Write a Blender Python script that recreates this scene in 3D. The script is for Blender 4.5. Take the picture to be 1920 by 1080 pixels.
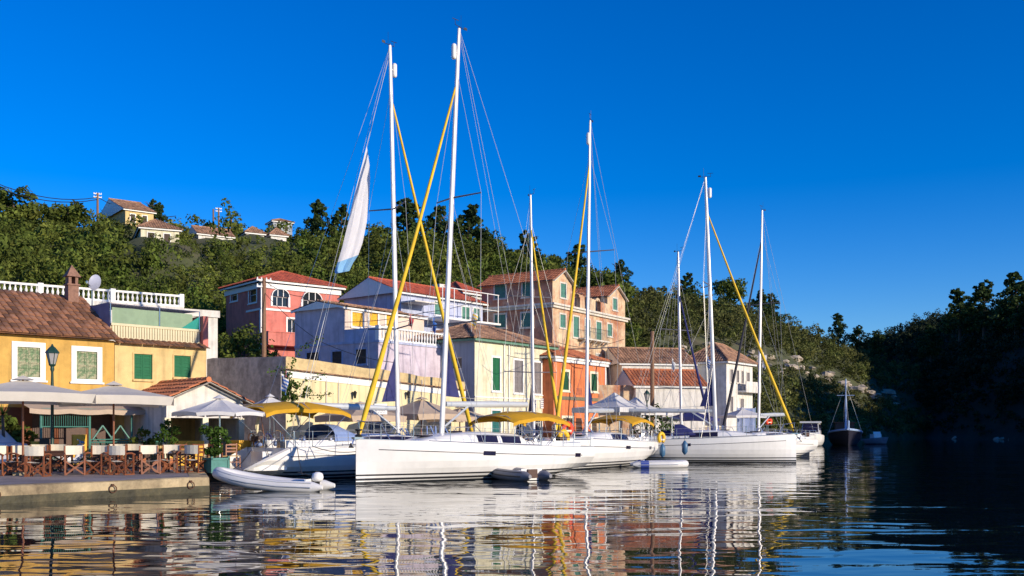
import bpy, math, random
import numpy as np
from mathutils import Vector, Matrix, noise

for o in list(bpy.data.objects):
    bpy.data.objects.remove(o)
SC = bpy.context.scene
COL = SC.collection

# ------------------------------------------------------------------ camera, sky, sun, exposure
F = 1866.7          # focal length in photograph pixels (35 mm on 36 mm)
CH = 1.9            # camera height above the water
HZ = 805.0          # horizon row of the photograph
cam = bpy.data.cameras.new('camera')
cam.lens = 35.0
cam.sensor_width = 36.0
cam.shift_y = (HZ - 540.0) / 1920.0
cam.clip_start = 0.1
cam.clip_end = 6000.0
camo = bpy.data.objects.new('camera', cam)
COL.objects.link(camo)
camo.location = (0, 0, CH)
camo.rotation_euler = (math.radians(90), 0, 0)
SC.camera = camo

SUN_AZ = math.atan2(0.82, -0.57)      # compass angle from +Y towards +X
SUN_EL = math.radians(15.0)
world = bpy.data.worlds.new('World')
SC.world = world
world.use_nodes = True
wn = world.node_tree
for n in list(wn.nodes):
    wn.nodes.remove(n)
wo = wn.nodes.new('ShaderNodeOutputWorld')
wb = wn.nodes.new('ShaderNodeBackground')
ws = wn.nodes.new('ShaderNodeTexSky')
ws.sky_type = 'NISHITA'
ws.sun_disc = False
ws.sun_elevation = SUN_EL
ws.sun_rotation = SUN_AZ
ws.altitude = 0.0
ws.air_density = 1.0
ws.dust_density = 0.0
ws.ozone_density = 6.0
wh = wn.nodes.new('ShaderNodeHueSaturation')
wh.inputs['Saturation'].default_value = 1.25
wh.inputs['Hue'].default_value = 0.516
wh.inputs['Value'].default_value = 1.0
wn.links.new(ws.outputs[0], wh.inputs['Color'])
wn.links.new(wh.outputs[0], wb.inputs['Color'])
wb.inputs['Strength'].default_value = 0.15
wn.links.new(wb.outputs[0], wo.inputs[0])

sun = bpy.data.lights.new('sun', 'SUN')
sun.energy = 4.4
sun.angle = math.radians(0.5)
sun.color = (1.0, 0.86, 0.68)
suno = bpy.data.objects.new('sun', sun)
COL.objects.link(suno)
sdir = Vector((math.sin(SUN_AZ) * math.cos(SUN_EL), math.cos(SUN_AZ) * math.cos(SUN_EL), math.sin(SUN_EL)))
suno.rotation_euler = sdir.to_track_quat('Z', 'Y').to_euler()
suno.location = (40, -30, 60)

SC.view_settings.view_transform = 'Standard'
SC.view_settings.look = 'None'
SC.view_settings.gamma = 1.0
SC.view_settings.exposure = 0.25
SC.view_settings.use_curve_mapping = False
SC.cycles.max_bounces = 8
SC.cycles.diffuse_bounces = 4
SC.cycles.glossy_bounces = 3
SC.cycles.transparent_max_bounces = 8

# ------------------------------------------------------------------ measuring the photograph
def gx(px, Y):
    return (px - 960.0) / F * Y

def hz(py, Y):
    return CH - (py - HZ) / F * Y

def W(px, py, Y):
    return Vector((gx(px, Y), Y, hz(py, Y)))

def reach(x0, y0, dx, dy, px):
    """distance along (dx,dy) from (x0,y0) to the sight line of column px"""
    u = (px - 960.0) / F
    return (u * y0 - x0) / (dx - u * dy)

# ------------------------------------------------------------------ materials
def lin(c):
    return tuple(((v / 255.0) / 12.92 if v / 255.0 <= 0.04045 else ((v / 255.0 + 0.055) / 1.055) ** 2.4) for v in c)

MATS = {}

def mat(name, col, rough=0.7, var=0.12, scale=3.0, bump=0.0, bscale=40.0, metal=0.0, tint=False, col2=None, mixlo=0.45, mixhi=0.6,
        trans=0.0, spec=None, island=0.0, streak=0.0):
    """procedural material: base colour varied by noise, optional second colour in patches, bump, per-face tint"""
    if name in MATS:
        return MATS[name]
    m = bpy.data.materials.new(name)
    m.use_nodes = True
    nt = m.node_tree
    N = nt.nodes
    L = nt.links.new
    b = N['Principled BSDF']
    b.inputs['Roughness'].default_value = rough
    b.inputs['Metallic'].default_value = metal
    if spec is not None:
        b.inputs['Specular IOR Level'].default_value = spec
    tc = N.new('ShaderNodeTexCoord')
    n1 = N.new('ShaderNodeTexNoise')
    n1.inputs['Scale'].default_value = scale
    n1.inputs['Detail'].default_value = 6.0
    n1.inputs['Roughness'].default_value = 0.65
    L(tc.outputs['Object'], n1.inputs['Vector'])
    mr = N.new('ShaderNodeMapRange')
    mr.inputs['From Min'].default_value = 0.3
    mr.inputs['From Max'].default_value = 0.7
    mr.inputs['To Min'].default_value = 1.0 - var
    mr.inputs['To Max'].default_value = 1.0 + var
    L(n1.outputs[0], mr.inputs['Value'])
    base = N.new('ShaderNodeRGB')
    base.outputs[0].default_value = (*col, 1)
    cur = base.outputs[0]
    if col2 is not None:
        n2 = N.new('ShaderNodeTexNoise')
        n2.inputs['Scale'].default_value = scale * 0.35
        n2.inputs['Detail'].default_value = 9.0
        n2.inputs['Roughness'].default_value = 0.7
        L(tc.outputs['Object'], n2.inputs['Vector'])
        r2 = N.new('ShaderNodeMapRange')
        r2.inputs['From Min'].default_value = mixlo
        r2.inputs['From Max'].default_value = mixhi
        L(n2.outputs[0], r2.inputs['Value'])
        mx = N.new('ShaderNodeMix')
        mx.data_type = 'RGBA'
        L(r2.outputs[0], mx.inputs[0])
        L(cur, mx.inputs[6])
        mx.inputs[7].default_value = (*col2, 1)
        cur = mx.outputs[2]
    if streak > 0:
        mp = N.new('ShaderNodeMapping')
        mp.inputs['Scale'].default_value = (3.0, 3.0, 0.25)
        L(tc.outputs['Object'], mp.inputs[0])
        n3 = N.new('ShaderNodeTexNoise')
        n3.inputs['Scale'].default_value = 1.3
        n3.inputs['Detail'].default_value = 5.0
        L(mp.outputs[0], n3.inputs['Vector'])
        r3 = N.new('ShaderNodeMapRange')
        r3.inputs['From Min'].default_value = 0.5
        r3.inputs['From Max'].default_value = 0.75
        r3.inputs['To Min'].default_value = 1.0
        r3.inputs['To Max'].default_value = 1.0 - streak
        L(n3.outputs[0], r3.inputs['Value'])
        m3 = N.new('ShaderNodeMath')
        m3.operation = 'MULTIPLY'
        L(mr.outputs[0], m3.inputs[0])
        L(r3.outputs[0], m3.inputs[1])
        fac = m3.outputs[0]
    else:
        fac = mr.outputs[0]
    if tint:
        at = N.new('ShaderNodeAttribute')
        at.attribute_name = 'tint'
        m4 = N.new('ShaderNodeMath')
        m4.operation = 'MULTIPLY'
        L(fac, m4.inputs[0])
        L(at.outputs['Fac'], m4.inputs[1])
        fac = m4.outputs[0]
    if island > 0:
        oi = N.new('ShaderNodeObjectInfo')
        r5 = N.new('ShaderNodeMapRange')
        r5.inputs['To Min'].default_value = 1 - island
        r5.inputs['To Max'].default_value = 1 + island
        L(oi.outputs['Random'], r5.inputs['Value'])
        m5 = N.new('ShaderNodeMath')
        m5.operation = 'MULTIPLY'
        L(fac, m5.inputs[0])
        L(r5.outputs[0], m5.inputs[1])
        fac = m5.outputs[0]
    vm = N.new('ShaderNodeVectorMath')
    vm.operation = 'SCALE'
    L(cur, vm.inputs[0])
    L(fac, vm.inputs['Scale'])
    L(vm.outputs[0], b.inputs['Base Color'])
    if bump > 0:
        nb = N.new('ShaderNodeTexNoise')
        nb.inputs['Scale'].default_value = bscale
        nb.inputs['Detail'].default_value = 4.0
        L(tc.outputs['Object'], nb.inputs['Vector'])
        bp = N.new('ShaderNodeBump')
        bp.inputs['Strength'].default_value = bump
        bp.inputs['Distance'].default_value = 0.03
        L(nb.outputs[0], bp.inputs['Height'])
        L(bp.outputs[0], b.inputs['Normal'])
    if trans > 0:
        out = N['Material Output']
        tr = N.new('ShaderNodeBsdfTranslucent')
        L(vm.outputs[0], tr.inputs['Color'])
        ms = N.new('ShaderNodeMixShader')
        ms.inputs[0].default_value = trans
        L(b.outputs[0], ms.inputs[1])
        L(tr.outputs[0], ms.inputs[2])
        L(ms.outputs[0], out.inputs[0])
    MATS[name] = m
    return m

def glass(name='window_glass', col=(0.02, 0.025, 0.03)):
    if name in MATS:
        return MATS[name]
    m = mat(name, col, 0.06, 0.3, 1.5, 0.04, 3.0)
    m.node_tree.nodes['Principled BSDF'].inputs['IOR'].default_value = 1.5
    return m

# ------------------------------------------------------------------ mesh helpers
class MB:
    def __init__(s):
        s.v = []
        s.f = []
        s.m = []
        s.t = []

    def add(s, vs, fs, mi=0, tint=1.0):
        n = len(s.v)
        s.v.extend(tuple(v) for v in vs)
        for f in fs:
            s.f.append(tuple(i + n for i in f))
            s.m.append(mi)
            s.t.append(tint)
        return s

    def quad(s, a, b, c, d, mi=0, tint=1.0):
        return s.add((a, b, c, d), ((0, 1, 2, 3),), mi, tint)

    def box(s, x0, x1, y0, y1, z0, z1, mi=0, M=None, tint=1.0):
        vs = [Vector((x, y, z)) for z in (z0, z1) for y in (y0, y1) for x in (x0, x1)]
        if M is not None:
            vs = [M @ v for v in vs]
        return s.add(vs, ((0, 2, 3, 1), (4, 5, 7, 6), (0, 1, 5, 4), (2, 6, 7, 3), (0, 4, 6, 2), (1, 3, 7, 5)), mi, tint)

    def beam(s, a, b, w, h, mi=0, up=(0, 0, 1)):
        a = Vector(a)
        b = Vector(b)
        d = (b - a)
        L = d.length
        if L < 1e-6:
            return s
        d.normalize()
        u = Vector(up)
        if abs(d.dot(u)) > 0.98:
            u = Vector((1, 0, 0))
        r = d.cross(u).normalized()
        u = r.cross(d)
        M = Matrix((r, d, u)).transposed().to_4x4()
        M.translation = a
        return s.box(-w / 2, w / 2, 0, L, -h / 2, h / 2, mi, M)

    def tube(s, pts, r, n=6, mi=0, caps=True, flat=1.0):
        pts = [Vector(p) for p in pts]
        rs = r if isinstance(r, (list, tuple)) else [r] * len(pts)
        vs = []
        fs = []
        prev = None
        for i, p in enumerate(pts):
            if i == 0:
                d = pts[1] - p
            elif i == len(pts) - 1:
                d = p - pts[i - 1]
            else:
                d = (pts[i + 1] - pts[i - 1])
            d.normalize()
            if prev is None:
                u = Vector((0, 0, 1)) if abs(d.z) < 0.9 else Vector((1, 0, 0))
                a = d.cross(u).normalized()
            else:
                a = (prev - d * prev.dot(d)).normalized()
            prev = a
            b = d.cross(a)
            for k in range(n):
                t = 2 * math.pi * k / n
                vs.append(p + (a * math.cos(t) * flat + b * math.sin(t)) * rs[i])
        for i in range(len(pts) - 1):
            for k in range(n):
                fs.append((i * n + k, i * n + (k + 1) % n, (i + 1) * n + (k + 1) % n, (i + 1) * n + k))
        if caps:
            fs.append(tuple(reversed(range(n))))
            fs.append(tuple((len(pts) - 1) * n + k for k in range(n)))
        return s.add(vs, fs, mi)

    def lathe(s, prof, n=10, c=(0, 0, 0), mi=0):
        c = Vector(c)
        vs = []
        fs = []
        for (r, z) in prof:
            for k in range(n):
                t = 2 * math.pi * k / n
                vs.append(c + Vector((r * math.cos(t), r * math.sin(t), z)))
        for i in range(len(prof) - 1):
            for k in range(n):
                fs.append((i * n + k, i * n + (k + 1) % n, (i + 1) * n + (k + 1) % n, (i + 1) * n + k))
        fs.append(tuple(reversed(range(n))))
        fs.append(tuple((len(prof) - 1) * n + k for k in range(n)))
        return s.add(vs, fs, mi)

    def prism(s, poly, off, mi=0):
        """polygon (3-D points) extruded by vector off"""
        off = Vector(off)
        n = len(poly)
        vs = [Vector(p) for p in poly] + [Vector(p) + off for p in poly]
        fs = [tuple(reversed(range(n))), tuple(range(n, 2 * n))]
        for i in range(n):
            j = (i + 1) % n
            fs.append((i, j, n + j, n + i))
        return s.add(vs, fs, mi)

    def grid(s, P, mi=0, close=False):
        """P: rows of points"""
        n = len(P[0])
        vs = [p for row in P for p in row]
        fs = []
        for i in range(len(P) - 1):
            for k in range(n - 1 if not close else n):
                j = (k + 1) % n
                fs.append((i * n + k, i * n + j, (i + 1) * n + j, (i + 1) * n + k))
        return s.add(vs, fs, mi)

    def mesh(s, name, mats, smooth=False):
        me = bpy.data.meshes.new(name)
        me.from_pydata(s.v, [], s.f)
        mats = mats if isinstance(mats, (list, tuple)) else [mats]
        for m in mats:
            me.materials.append(m)
        if len(mats) > 1:
            me.polygons.foreach_set('material_index', s.m)
        if any(t != 1.0 for t in s.t) or any('tint' in (n.attribute_name if n.type == 'ATTRIBUTE' else '') for m in mats for n in m.node_tree.nodes):
            a = me.attributes.new('tint', 'FLOAT', 'FACE')
            a.data.foreach_set('value', s.t)
        if smooth:
            me.polygons.foreach_set('use_smooth', [True] * len(s.f))
            me.set_sharp_from_angle(angle=math.radians(50))
        me.update()
        return me

    def build(s, name, mats, parent=None, smooth=False, loc=None, rz=None):
        o = bpy.data.objects.new(name, s.mesh(name, mats, smooth))
        COL.objects.link(o)
        if parent is not None:
            o.parent = parent
        if loc is not None:
            o.location = loc
        if rz is not None:
            o.rotation_euler = (0, 0, rz)
        return o

def inst(name, me, parent=None, loc=(0, 0, 0), rot=(0, 0, 0), sc=(1, 1, 1)):
    o = bpy.data.objects.new(name, me)
    COL.objects.link(o)
    o.parent = parent
    o.location = loc
    o.rotation_euler = rot
    o.scale = sc
    return o

def tag(o, label=None, cat=None, group=None, kind=None):
    if label:
        o['label'] = label
    if cat:
        o['category'] = cat
    if group:
        o['group'] = group
    if kind:
        o['kind'] = kind
    return o

def thing(name, label, cat, loc=(0, 0, 0), rz=0.0, group=None):
    o = bpy.data.objects.new(name, None)
    o.empty_display_size = 0.2
    COL.objects.link(o)
    o.location = loc
    o.rotation_euler = (0, 0, rz)
    return tag(o, label, cat, group)

def copy_tree(o, parent=None):
    c = o.copy()
    COL.objects.link(c)
    c.parent = parent
    for ch in list(o.children):
        copy_tree(ch, c)
    return c

RND = random.Random(11)
def rr(a, b):
    return RND.uniform(a, b)

# shared materials
M_white = mat('white_paint', (0.78, 0.77, 0.74), 0.5, 0.06, 4.0)
M_stone_trim = mat('stone_trim', (0.62, 0.58, 0.5), 0.8, 0.15, 3.0, 0.2, 30, streak=0.25)
M_glass = glass()
M_dark = mat('dark_interior', (0.02, 0.018, 0.016), 0.9, 0.3, 2.0)
M_green_sh = mat('green_shutter_paint', (0.004, 0.12, 0.045), 0.75, 0.15, 6.0)
M_dkgreen_sh = mat('dark_green_shutter_paint', (0.006, 0.075, 0.03), 0.75, 0.2, 6.0)
M_teal_sh = mat('faded_teal_shutter_paint', (0.075, 0.22, 0.17), 0.7, 0.25, 5.0)
M_brown_sh = mat('brown_shutter_wood', (0.07, 0.045, 0.03), 0.7, 0.25, 8.0)
M_yel_sh = mat('ochre_shutter_paint', (0.75, 0.42, 0.03), 0.55, 0.12, 5.0)
M_wood = mat('varnished_wood', (0.23, 0.075, 0.03), 0.45, 0.25, 12.0)
M_dkwood = mat('dark_wood', (0.07, 0.03, 0.018), 0.55, 0.3, 12.0)
M_pole = mat('weathered_pole_wood', (0.22, 0.12, 0.07), 0.8, 0.25, 8.0)
M_canvas = mat('cream_canvas', (0.72, 0.66, 0.53), 0.9, 0.08, 8.0)
M_steel = mat('stainless_steel', (0.62, 0.62, 0.62), 0.25, 0.05, 4.0, metal=0.9)
M_wire = mat('steel_wire', (0.55, 0.54, 0.5), 0.4, 0.05, 4.0, metal=0.4)
M_black = mat('black_rubber', (0.015, 0.015, 0.016), 0.5, 0.2, 8.0)
M_cable = mat('black_cable', (0.02, 0.02, 0.022), 0.6, 0.2, 8.0)
M_iron = mat('dark_green_iron', (0.015, 0.05, 0.035), 0.45, 0.2, 8.0)
M_tealrail = mat('teal_painted_rail', (0.06, 0.2, 0.16), 0.5, 0.2, 8.0)
M_tile_br = mat('brown_clay_tile', (0.26, 0.115, 0.055), 0.85, 0.3, 5.0, 0.3, 30, tint=True, island=0.5, col2=(0.13, 0.075, 0.05))
M_tile_or = mat('orange_clay_tile', (0.50, 0.17, 0.07), 0.8, 0.2, 5.0, 0.2, 30, tint=True, island=0.25)
M_tile_rd = mat('red_clay_tile', (0.46, 0.1, 0.05), 0.75, 0.15, 5.0, 0.2, 30, tint=True)
M_tile_tan = mat('tan_clay_tile', (0.42, 0.24, 0.14), 0.85, 0.25, 4.0, 0.2, 30, tint=True, col2=(0.24, 0.13, 0.08))
M_yellowcloth = mat('yellow_canvas', (0.66, 0.36, 0.012), 0.8, 0.12, 2.0, 0.25, 6.0, trans=0.2)
M_yellowsail = mat('yellow_sail_cover', (0.74, 0.47, 0.02), 0.75, 0.2, 1.2, 0.3, 9.0)
M_gel = mat('white_gelcoat', (0.8, 0.79, 0.76), 0.22, 0.05, 1.5, streak=0.06)
M_deck = mat('off_white_deck', (0.66, 0.67, 0.68), 0.6, 0.06, 5.0)
M_navy = mat('navy_canvas', (0.018, 0.022, 0.12), 0.75, 0.15, 5.0)
M_bluecloth = mat('blue_grey_canvas', (0.2, 0.28, 0.5), 0.8, 0.12, 5.0)
M_alu = mat('mast_aluminium', (0.74, 0.72, 0.7), 0.35, 0.04, 2.0, metal=0.25)
M_boom = mat('grey_boom_aluminium', (0.5, 0.53, 0.55), 0.4, 0.05, 3.0, metal=0.2)
M_stripe = mat('dark_boot_stripe', (0.03, 0.03, 0.035), 0.3, 0.1, 3.0)
M_anti = mat('black_antifouling', (0.02, 0.024, 0.03), 0.6, 0.2, 3.0)
M_smoke = glass('smoked_acrylic', (0.018, 0.015, 0.035))
M_leaf = {}
# ------------------------------------------------------------------ water, quay, terrain
def water_material():
    m = bpy.data.materials.new('harbour_water')
    m.use_nodes = True
    nt = m.node_tree
    N = nt.nodes
    L = nt.links.new
    b = N['Principled BSDF']
    b.inputs['Base Color'].default_value = (0.004, 0.010, 0.016, 1)
    b.inputs['Roughness'].default_value = 0.015
    b.inputs['IOR'].default_value = 1.6
    tc = N.new('ShaderNodeTexCoord')
    last = None
    for sc, st, dist, det, off in (((0.42, 0.9, 1), 1.0, 0.024, 1.5, 0.0), ((1.3, 2.6, 1), 1.0, 0.0035, 1.0, 7.3), ((0.12, 0.22, 1), 1.0, 0.06, 1.0, 3.1)):
        mp = N.new('ShaderNodeMapping')
        mp.inputs['Scale'].default_value = sc
        mp.inputs['Location'].default_value = (off, off * 1.7, off)
        L(tc.outputs['Object'], mp.inputs[0])
        n = N.new('ShaderNodeTexNoise')
        n.inputs['Scale'].default_value = 1.0
        n.inputs['Detail'].default_value = det
        n.inputs['Roughness'].default_value = 0.45
        n.inputs['Distortion'].default_value = 0.4
        L(mp.outputs[0], n.inputs['Vector'])
        bp = N.new('ShaderNodeBump')
        bp.inputs['Strength'].default_value = st
        bp.inputs['Distance'].default_value = dist
        L(n.outputs[0], bp.inputs['Height'])
        if last is not None:
            L(last, bp.inputs['Normal'])
        last = bp.outputs[0]
    L(last, b.inputs['Normal'])
    return m

b = MB()
b.quad((-1500, -300, 0), (1500, -300, 0), (1500, 3000, 0), (-1500, 3000, 0))
tag(b.build('water', water_material()), kind='structure')

M_conc = mat('quay_concrete', (0.42, 0.33, 0.19), 0.85, 0.35, 1.6, 0.8, 12, col2=(0.16, 0.12, 0.07), mixlo=0.46, mixhi=0.66, streak=0.3)
M_pave = mat('quay_paving', (0.30, 0.255, 0.24), 0.8, 0.2, 1.5, 0.35, 10, col2=(0.2, 0.17, 0.17))
M_weed = mat('weedy_quay_foot', (0.05, 0.045, 0.022), 0.7, 0.5, 2.0, 0.8, 10, col2=(0.14, 0.11, 0.05), mixlo=0.5, mixhi=0.7)
QZ = 0.45
quay_edge = [(-40, -6), (-13.4, 24.9), (-9.2, 30.2), (-10.6, 34.2), (-12.4, 38.6), (-6.5, 49.5), (0, 57.5), (6.0, 62.5), (16, 72), (23, 88), (29, 108), (33, 119)]
quay_poly = quay_edge + [(45, 150), (-90, 150), (-90, -6)]
b = MB()
b.add([(x, y, QZ) for x, y in quay_poly], [tuple(range(len(quay_poly)))], 0)
quay = tag(b.build('quay', M_pave), kind='structure')
b = MB()
for i in range(len(quay_edge) - 1):
    p, q = Vector(quay_edge[i]), Vector(quay_edge[i + 1])
    d = (q - p).normalized()
    n = Vector((d.y, -d.x))
    k = max(1, int((q - p).length / 0.8))
    def row(off, z, j):
        c = p.lerp(q, j / k)
        w = 0.03 * noise.noise(Vector((c.x * 0.9, c.y * 0.9, z * 3)))
        return (c.x + n.x * (off + w), c.y + n.y * (off + w), z + 0.5 * w)
    prof = [(-0.55, QZ + 0.004), (-0.02, QZ + 0.012), (0.03, QZ - 0.03), (0.04, 0.2)]
    b.grid([[row(o, z, j) for j in range(k + 1)] for o, z in prof], 0)
    b.grid([[row(o, z, j) for j in range(k + 1)] for o, z in [(0.04, 0.2), (0.05, 0.02), (0.0, -0.9)]], 1)
b.build('coping', [M_conc, M_weed], quay, smooth=True)

M_rust = mat('rusty_iron', (0.09, 0.035, 0.015), 0.8, 0.4, 9.0)
for t_, lab in ((.72, 'rusty mooring ring on the quay face below the leftmost chairs'), (.86, 'rusty mooring ring on the quay face below the second parasol'), (.97, 'rusty mooring ring on the quay face near the quay corner')):
    p_, q_ = Vector((-40, -6)), Vector((-9.2, 30.2))
    c_ = Vector((-13.4, 24.9)).lerp(Vector((-9.2, 30.2)), (t_ - .7) / .3)
    rg_ = thing('mooring_ring', lab, 'mooring ring', (c_.x + .06, c_.y - .05, .3), .67)
    MB().tube([(.1 * math.cos(a), -.03, -.06 + .1 * math.sin(a)) for a in [2 * math.pi * k / 12 for k in range(13)]], .016, 5, caps=False).build('ring', M_rust, rg_)
    MB().box(-.03, .03, -.05, .06, .02, .08).build('staple', M_rust, rg_)

LH = dict(
    px=[-450, 0, 130, 300, 480, 620, 880, 1000, 1165, 1380, 1560, 1690, 1850, 2000],
    ry=[110, 120, 125, 140, 150, 150, 150, 155, 170, 200, 235, 260, 280, 300],
    sk=[330, 372, 392, 412, 415, 415, 425, 462, 514, 552, 622, 668, 705, 730],
    bx=[-450, 0, 400, 560, 900, 1180, 1290, 1420, 1480, 1600, 1700, 1850, 2000],
    by=[50, 54, 62, 70, 84, 86, 94, 104, 116, 150, 205, 245, 260])

def hill_z(px, Y):
    Yr = np.interp(px, LH['px'], LH['ry'])
    zr = CH - (np.interp(px, LH['px'], LH['sk']) - HZ) / F * Yr - 4.0
    Yb = np.interp(px, LH['bx'], LH['by'])
    s = (Y - Yb) / (Yr - Yb)
    zb = 0.3
    if s <= 0:
        z = zb + s * 20 if px > 1420 else zb
    elif s <= 1:
        f = s * 0.75 + 0.25 * math.sin(s * math.pi / 2)
        z = zb + (zr - zb) * f
    else:
        z = zr - (s - 1) * 8
    return max(z, -1.5)

TERRACES = [(gx(p, Y), Y, hz(r, Y)) for p, Y, r in ((235, 120, 410), (298, 108, 442), (400, 124, 446), (476, 134, 448), (522, 136, 450))]
def hill_noise(x, y):
    px = 960 + F * x / y
    base = hill_z(px, y)
    lift = 0.0
    for tx, ty, tz in TERRACES:
        d2 = ((x - tx) ** 2 + (y - ty) ** 2) / 49.0
        if d2 < 6:
            lift = max(lift, (tz - base) * math.exp(-d2)) if tz > base else min(lift, (tz - base) * math.exp(-d2))
    return lift + 1.3 * noise.noise(Vector((x * 0.05, y * 0.05, 0.3))) + 0.5 * noise.noise(Vector((x * 0.17, y * 0.17, 4)))

M_soil = mat('hillside_scrub_soil', (0.065, 0.075, 0.028), 0.95, 0.4, 0.25, 0.6, 1.2, col2=(0.12, 0.1, 0.06), mixlo=0.5, mixhi=0.7)
b = MB()
rows = []
pxs = np.linspace(-450, 2000, 130)
for px in pxs:
    Yb = np.interp(px, LH['bx'], LH['by'])
    Yr = np.interp(px, LH['px'], LH['ry'])
    r = []
    for s in np.linspace(-0.06, 1.5, 34):
        Y = Yb + (Yr - Yb) * s
        z = hill_z(px, Y)
        x = gx(px, Y)
        fade = min(1, max(0, s * 6))
        r.append((x, Y, z + hill_noise(x, Y) * fade))
    rows.append(r)
b.grid([list(c) for c in zip(*rows)])
tag(b.build('hillside', M_soil, smooth=True), kind='structure')

def ground_z(x, y):
    px = 960 + F * x / y
    Yb = np.interp(px, LH['bx'], LH['by'])
    Yr = np.interp(px, LH['px'], LH['ry'])
    s = (y - Yb) / (Yr - Yb)
    return hill_z(px, y) + hill_noise(x, y) * min(1, max(0, s * 6))

SHORE = [(86.8, 300), (98, 270), (92, 232), (87, 200), (90.5, 178), (87, 140), (88, 100), (94, 65), (108, 45), (140, 30), (320, 20), (320, 420), (86, 420)]
SX = np.array([p[0] for p in SHORE], float)
SY = np.array([p[1] for p in SHORE], float)
def shore_dist(x, y):
    ax, ay = SX, SY
    bx, by = np.roll(SX, -1), np.roll(SY, -1)
    dx, dy = bx - ax, by - ay
    t = np.clip(((x - ax) * dx + (y - ay) * dy) / (dx * dx + dy * dy), 0, 1)
    d = np.min(np.hypot(x - ax - t * dx, y - ay - t * dy))
    cond = ((ay > y) != (by > y))
    xi = ax + (y - ay) / np.where(by - ay == 0, 1e-9, by - ay) * dx
    inside = np.sum(cond & (x < xi)) % 2 == 1
    return d if inside else -d

def cape_z(x, y):
    d = shore_dist(x, y)
    if d < 0:
        return max(-2.0, d * 0.4 - 0.3)
    k = float(np.interp(y, [105, 130, 165, 205], [1.0, .6, .62, .94]))  # out-of-view slopes: height shaped so their shadow reaches fishing boat and far hillside
    h = 0.3 + 41 * k * (1 - math.exp(-d / 25.0))
    return h + min(1, d / 8) * 2.0 * noise.noise(Vector((x * 0.06, y * 0.06, 9)))

b = MB()
xs = list(np.arange(76, 200, 4.5)) + list(np.arange(200, 330, 12))
ys = list(np.arange(14, 420, 5.0))
b.grid([[(x, y, cape_z(x, y)) for x in xs] for y in ys])
M_soil2 = mat('headland_shade_soil', (0.022, 0.026, 0.014), 0.95, 0.4, 0.3, 0.8, 1.0)  # soil darkened so the slope's shade sits in its colour
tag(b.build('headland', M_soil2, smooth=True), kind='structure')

# ------------------------------------------------------------------ foliage
def leaf_mat(name, c1, c2, tr=0.25):
    m = mat(name, c1, 0.75, 0.35, 0.5, tint=True, col2=c2, mixlo=0.4, mixhi=0.62, trans=tr, spec=0.15)
    return m
M_wood1 = leaf_mat('macchia_leaves', (0.08, 0.12, 0.02), (0.145, 0.16, 0.03))
M_wood2 = leaf_mat('dry_hillside_leaves', (0.085, 0.105, 0.025), (0.14, 0.14, 0.045))
M_pine = leaf_mat('pine_needles', (0.035, 0.062, 0.018), (0.065, 0.1, 0.025), 0.2)
M_shade = leaf_mat('headland_shade_leaves', (0.02, 0.034, 0.014), (0.035, 0.045, 0.018), 0.15)  # darker copy of the leaves, with the headland's shade put into the colour
M_bush = leaf_mat('garden_leaves', (0.05, 0.11, 0.015), (0.1, 0.16, 0.03), 0.3)
M_bark = mat('grey_brown_bark', (0.1, 0.07, 0.05), 0.9, 0.3, 6.0, 0.5, 20)

def leaf_quads(seed, n, rx, ry, rz, leaf, blobs, flatten=1.0, up=0.25):
    """n small faces on the surfaces of many clumps filling an ellipsoid centred at the origin"""
    g = np.random.default_rng(seed)
    d = g.normal(size=(blobs, 3))
    d /= np.linalg.norm(d, axis=1)[:, None]
    r = g.uniform(0.35, 0.95, blobs) ** 0.6
    cen = d * r[:, None] * np.array([rx, ry, rz])
    br = g.uniform(0.24, 0.42, blobs) * (rx + ry + rz) / 3
    k = g.integers(0, blobs, n)
    dd = g.normal(size=(n, 3))
    dd[:, 2] += up
    dd /= np.linalg.norm(dd, axis=1)[:, None]
    pos = cen[k] + dd * (br[k] * g.uniform(0.55, 1.05, n))[:, None] * np.array([1, 1, flatten])
    nrm = dd + g.normal(size=(n, 3)) * 0.45
    nrm /= np.linalg.norm(nrm, axis=1)[:, None]
    a = np.cross(nrm, g.normal(size=(n, 3)))
    a /= np.linalg.norm(a, axis=1)[:, None]
    c = np.cross(nrm, a)
    s = leaf * g.uniform(0.6, 1.35, n)[:, None]
    q = np.stack([pos - a * s, pos - c * s * 0.55, pos + a * s, pos + c * s * 0.55], axis=1)
    tint = g.uniform(0.7, 1.3, n) * g.uniform(0.75, 1.25, blobs)[k]
    return q, tint

def quads_mesh(name, q, tint, material):
    n = len(q)
    me = bpy.data.meshes.new(name)
    me.vertices.add(n * 4)
    me.vertices.foreach_set('co', q.reshape(-1).astype(np.float32))
    me.loops.add(n * 4)
    me.loops.foreach_set('vertex_index', np.arange(n * 4, dtype=np.int32))
    me.polygons.add(n)
    me.polygons.foreach_set('loop_start', np.arange(0, n * 4, 4, dtype=np.int32))
    me.polygons.foreach_set('loop_total', np.full(n, 4, dtype=np.int32))
    me.materials.append(material)
    a = me.attributes.new('tint', 'FLOAT', 'FACE')
    a.data.foreach_set('value', tint.astype(np.float32))
    me.update()
    me.validate()
    return me

T_round = [leaf_quads(20 + i, 440, 1.0, 1.0, 0.85, 0.105, 16) for i in range(6)]
T_tall = [leaf_quads(40 + i, 430, 0.75, 0.75, 1.25, 0.10, 18) for i in range(4)]
T_near = [leaf_quads(120 + i, 760, 1.0, 1.0, 0.85, 0.075, 22) for i in range(6)]
T_low = [leaf_quads(50 + i, 240, 1.1, 1.1, 0.6, 0.12, 10) for i in range(4)]

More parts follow.
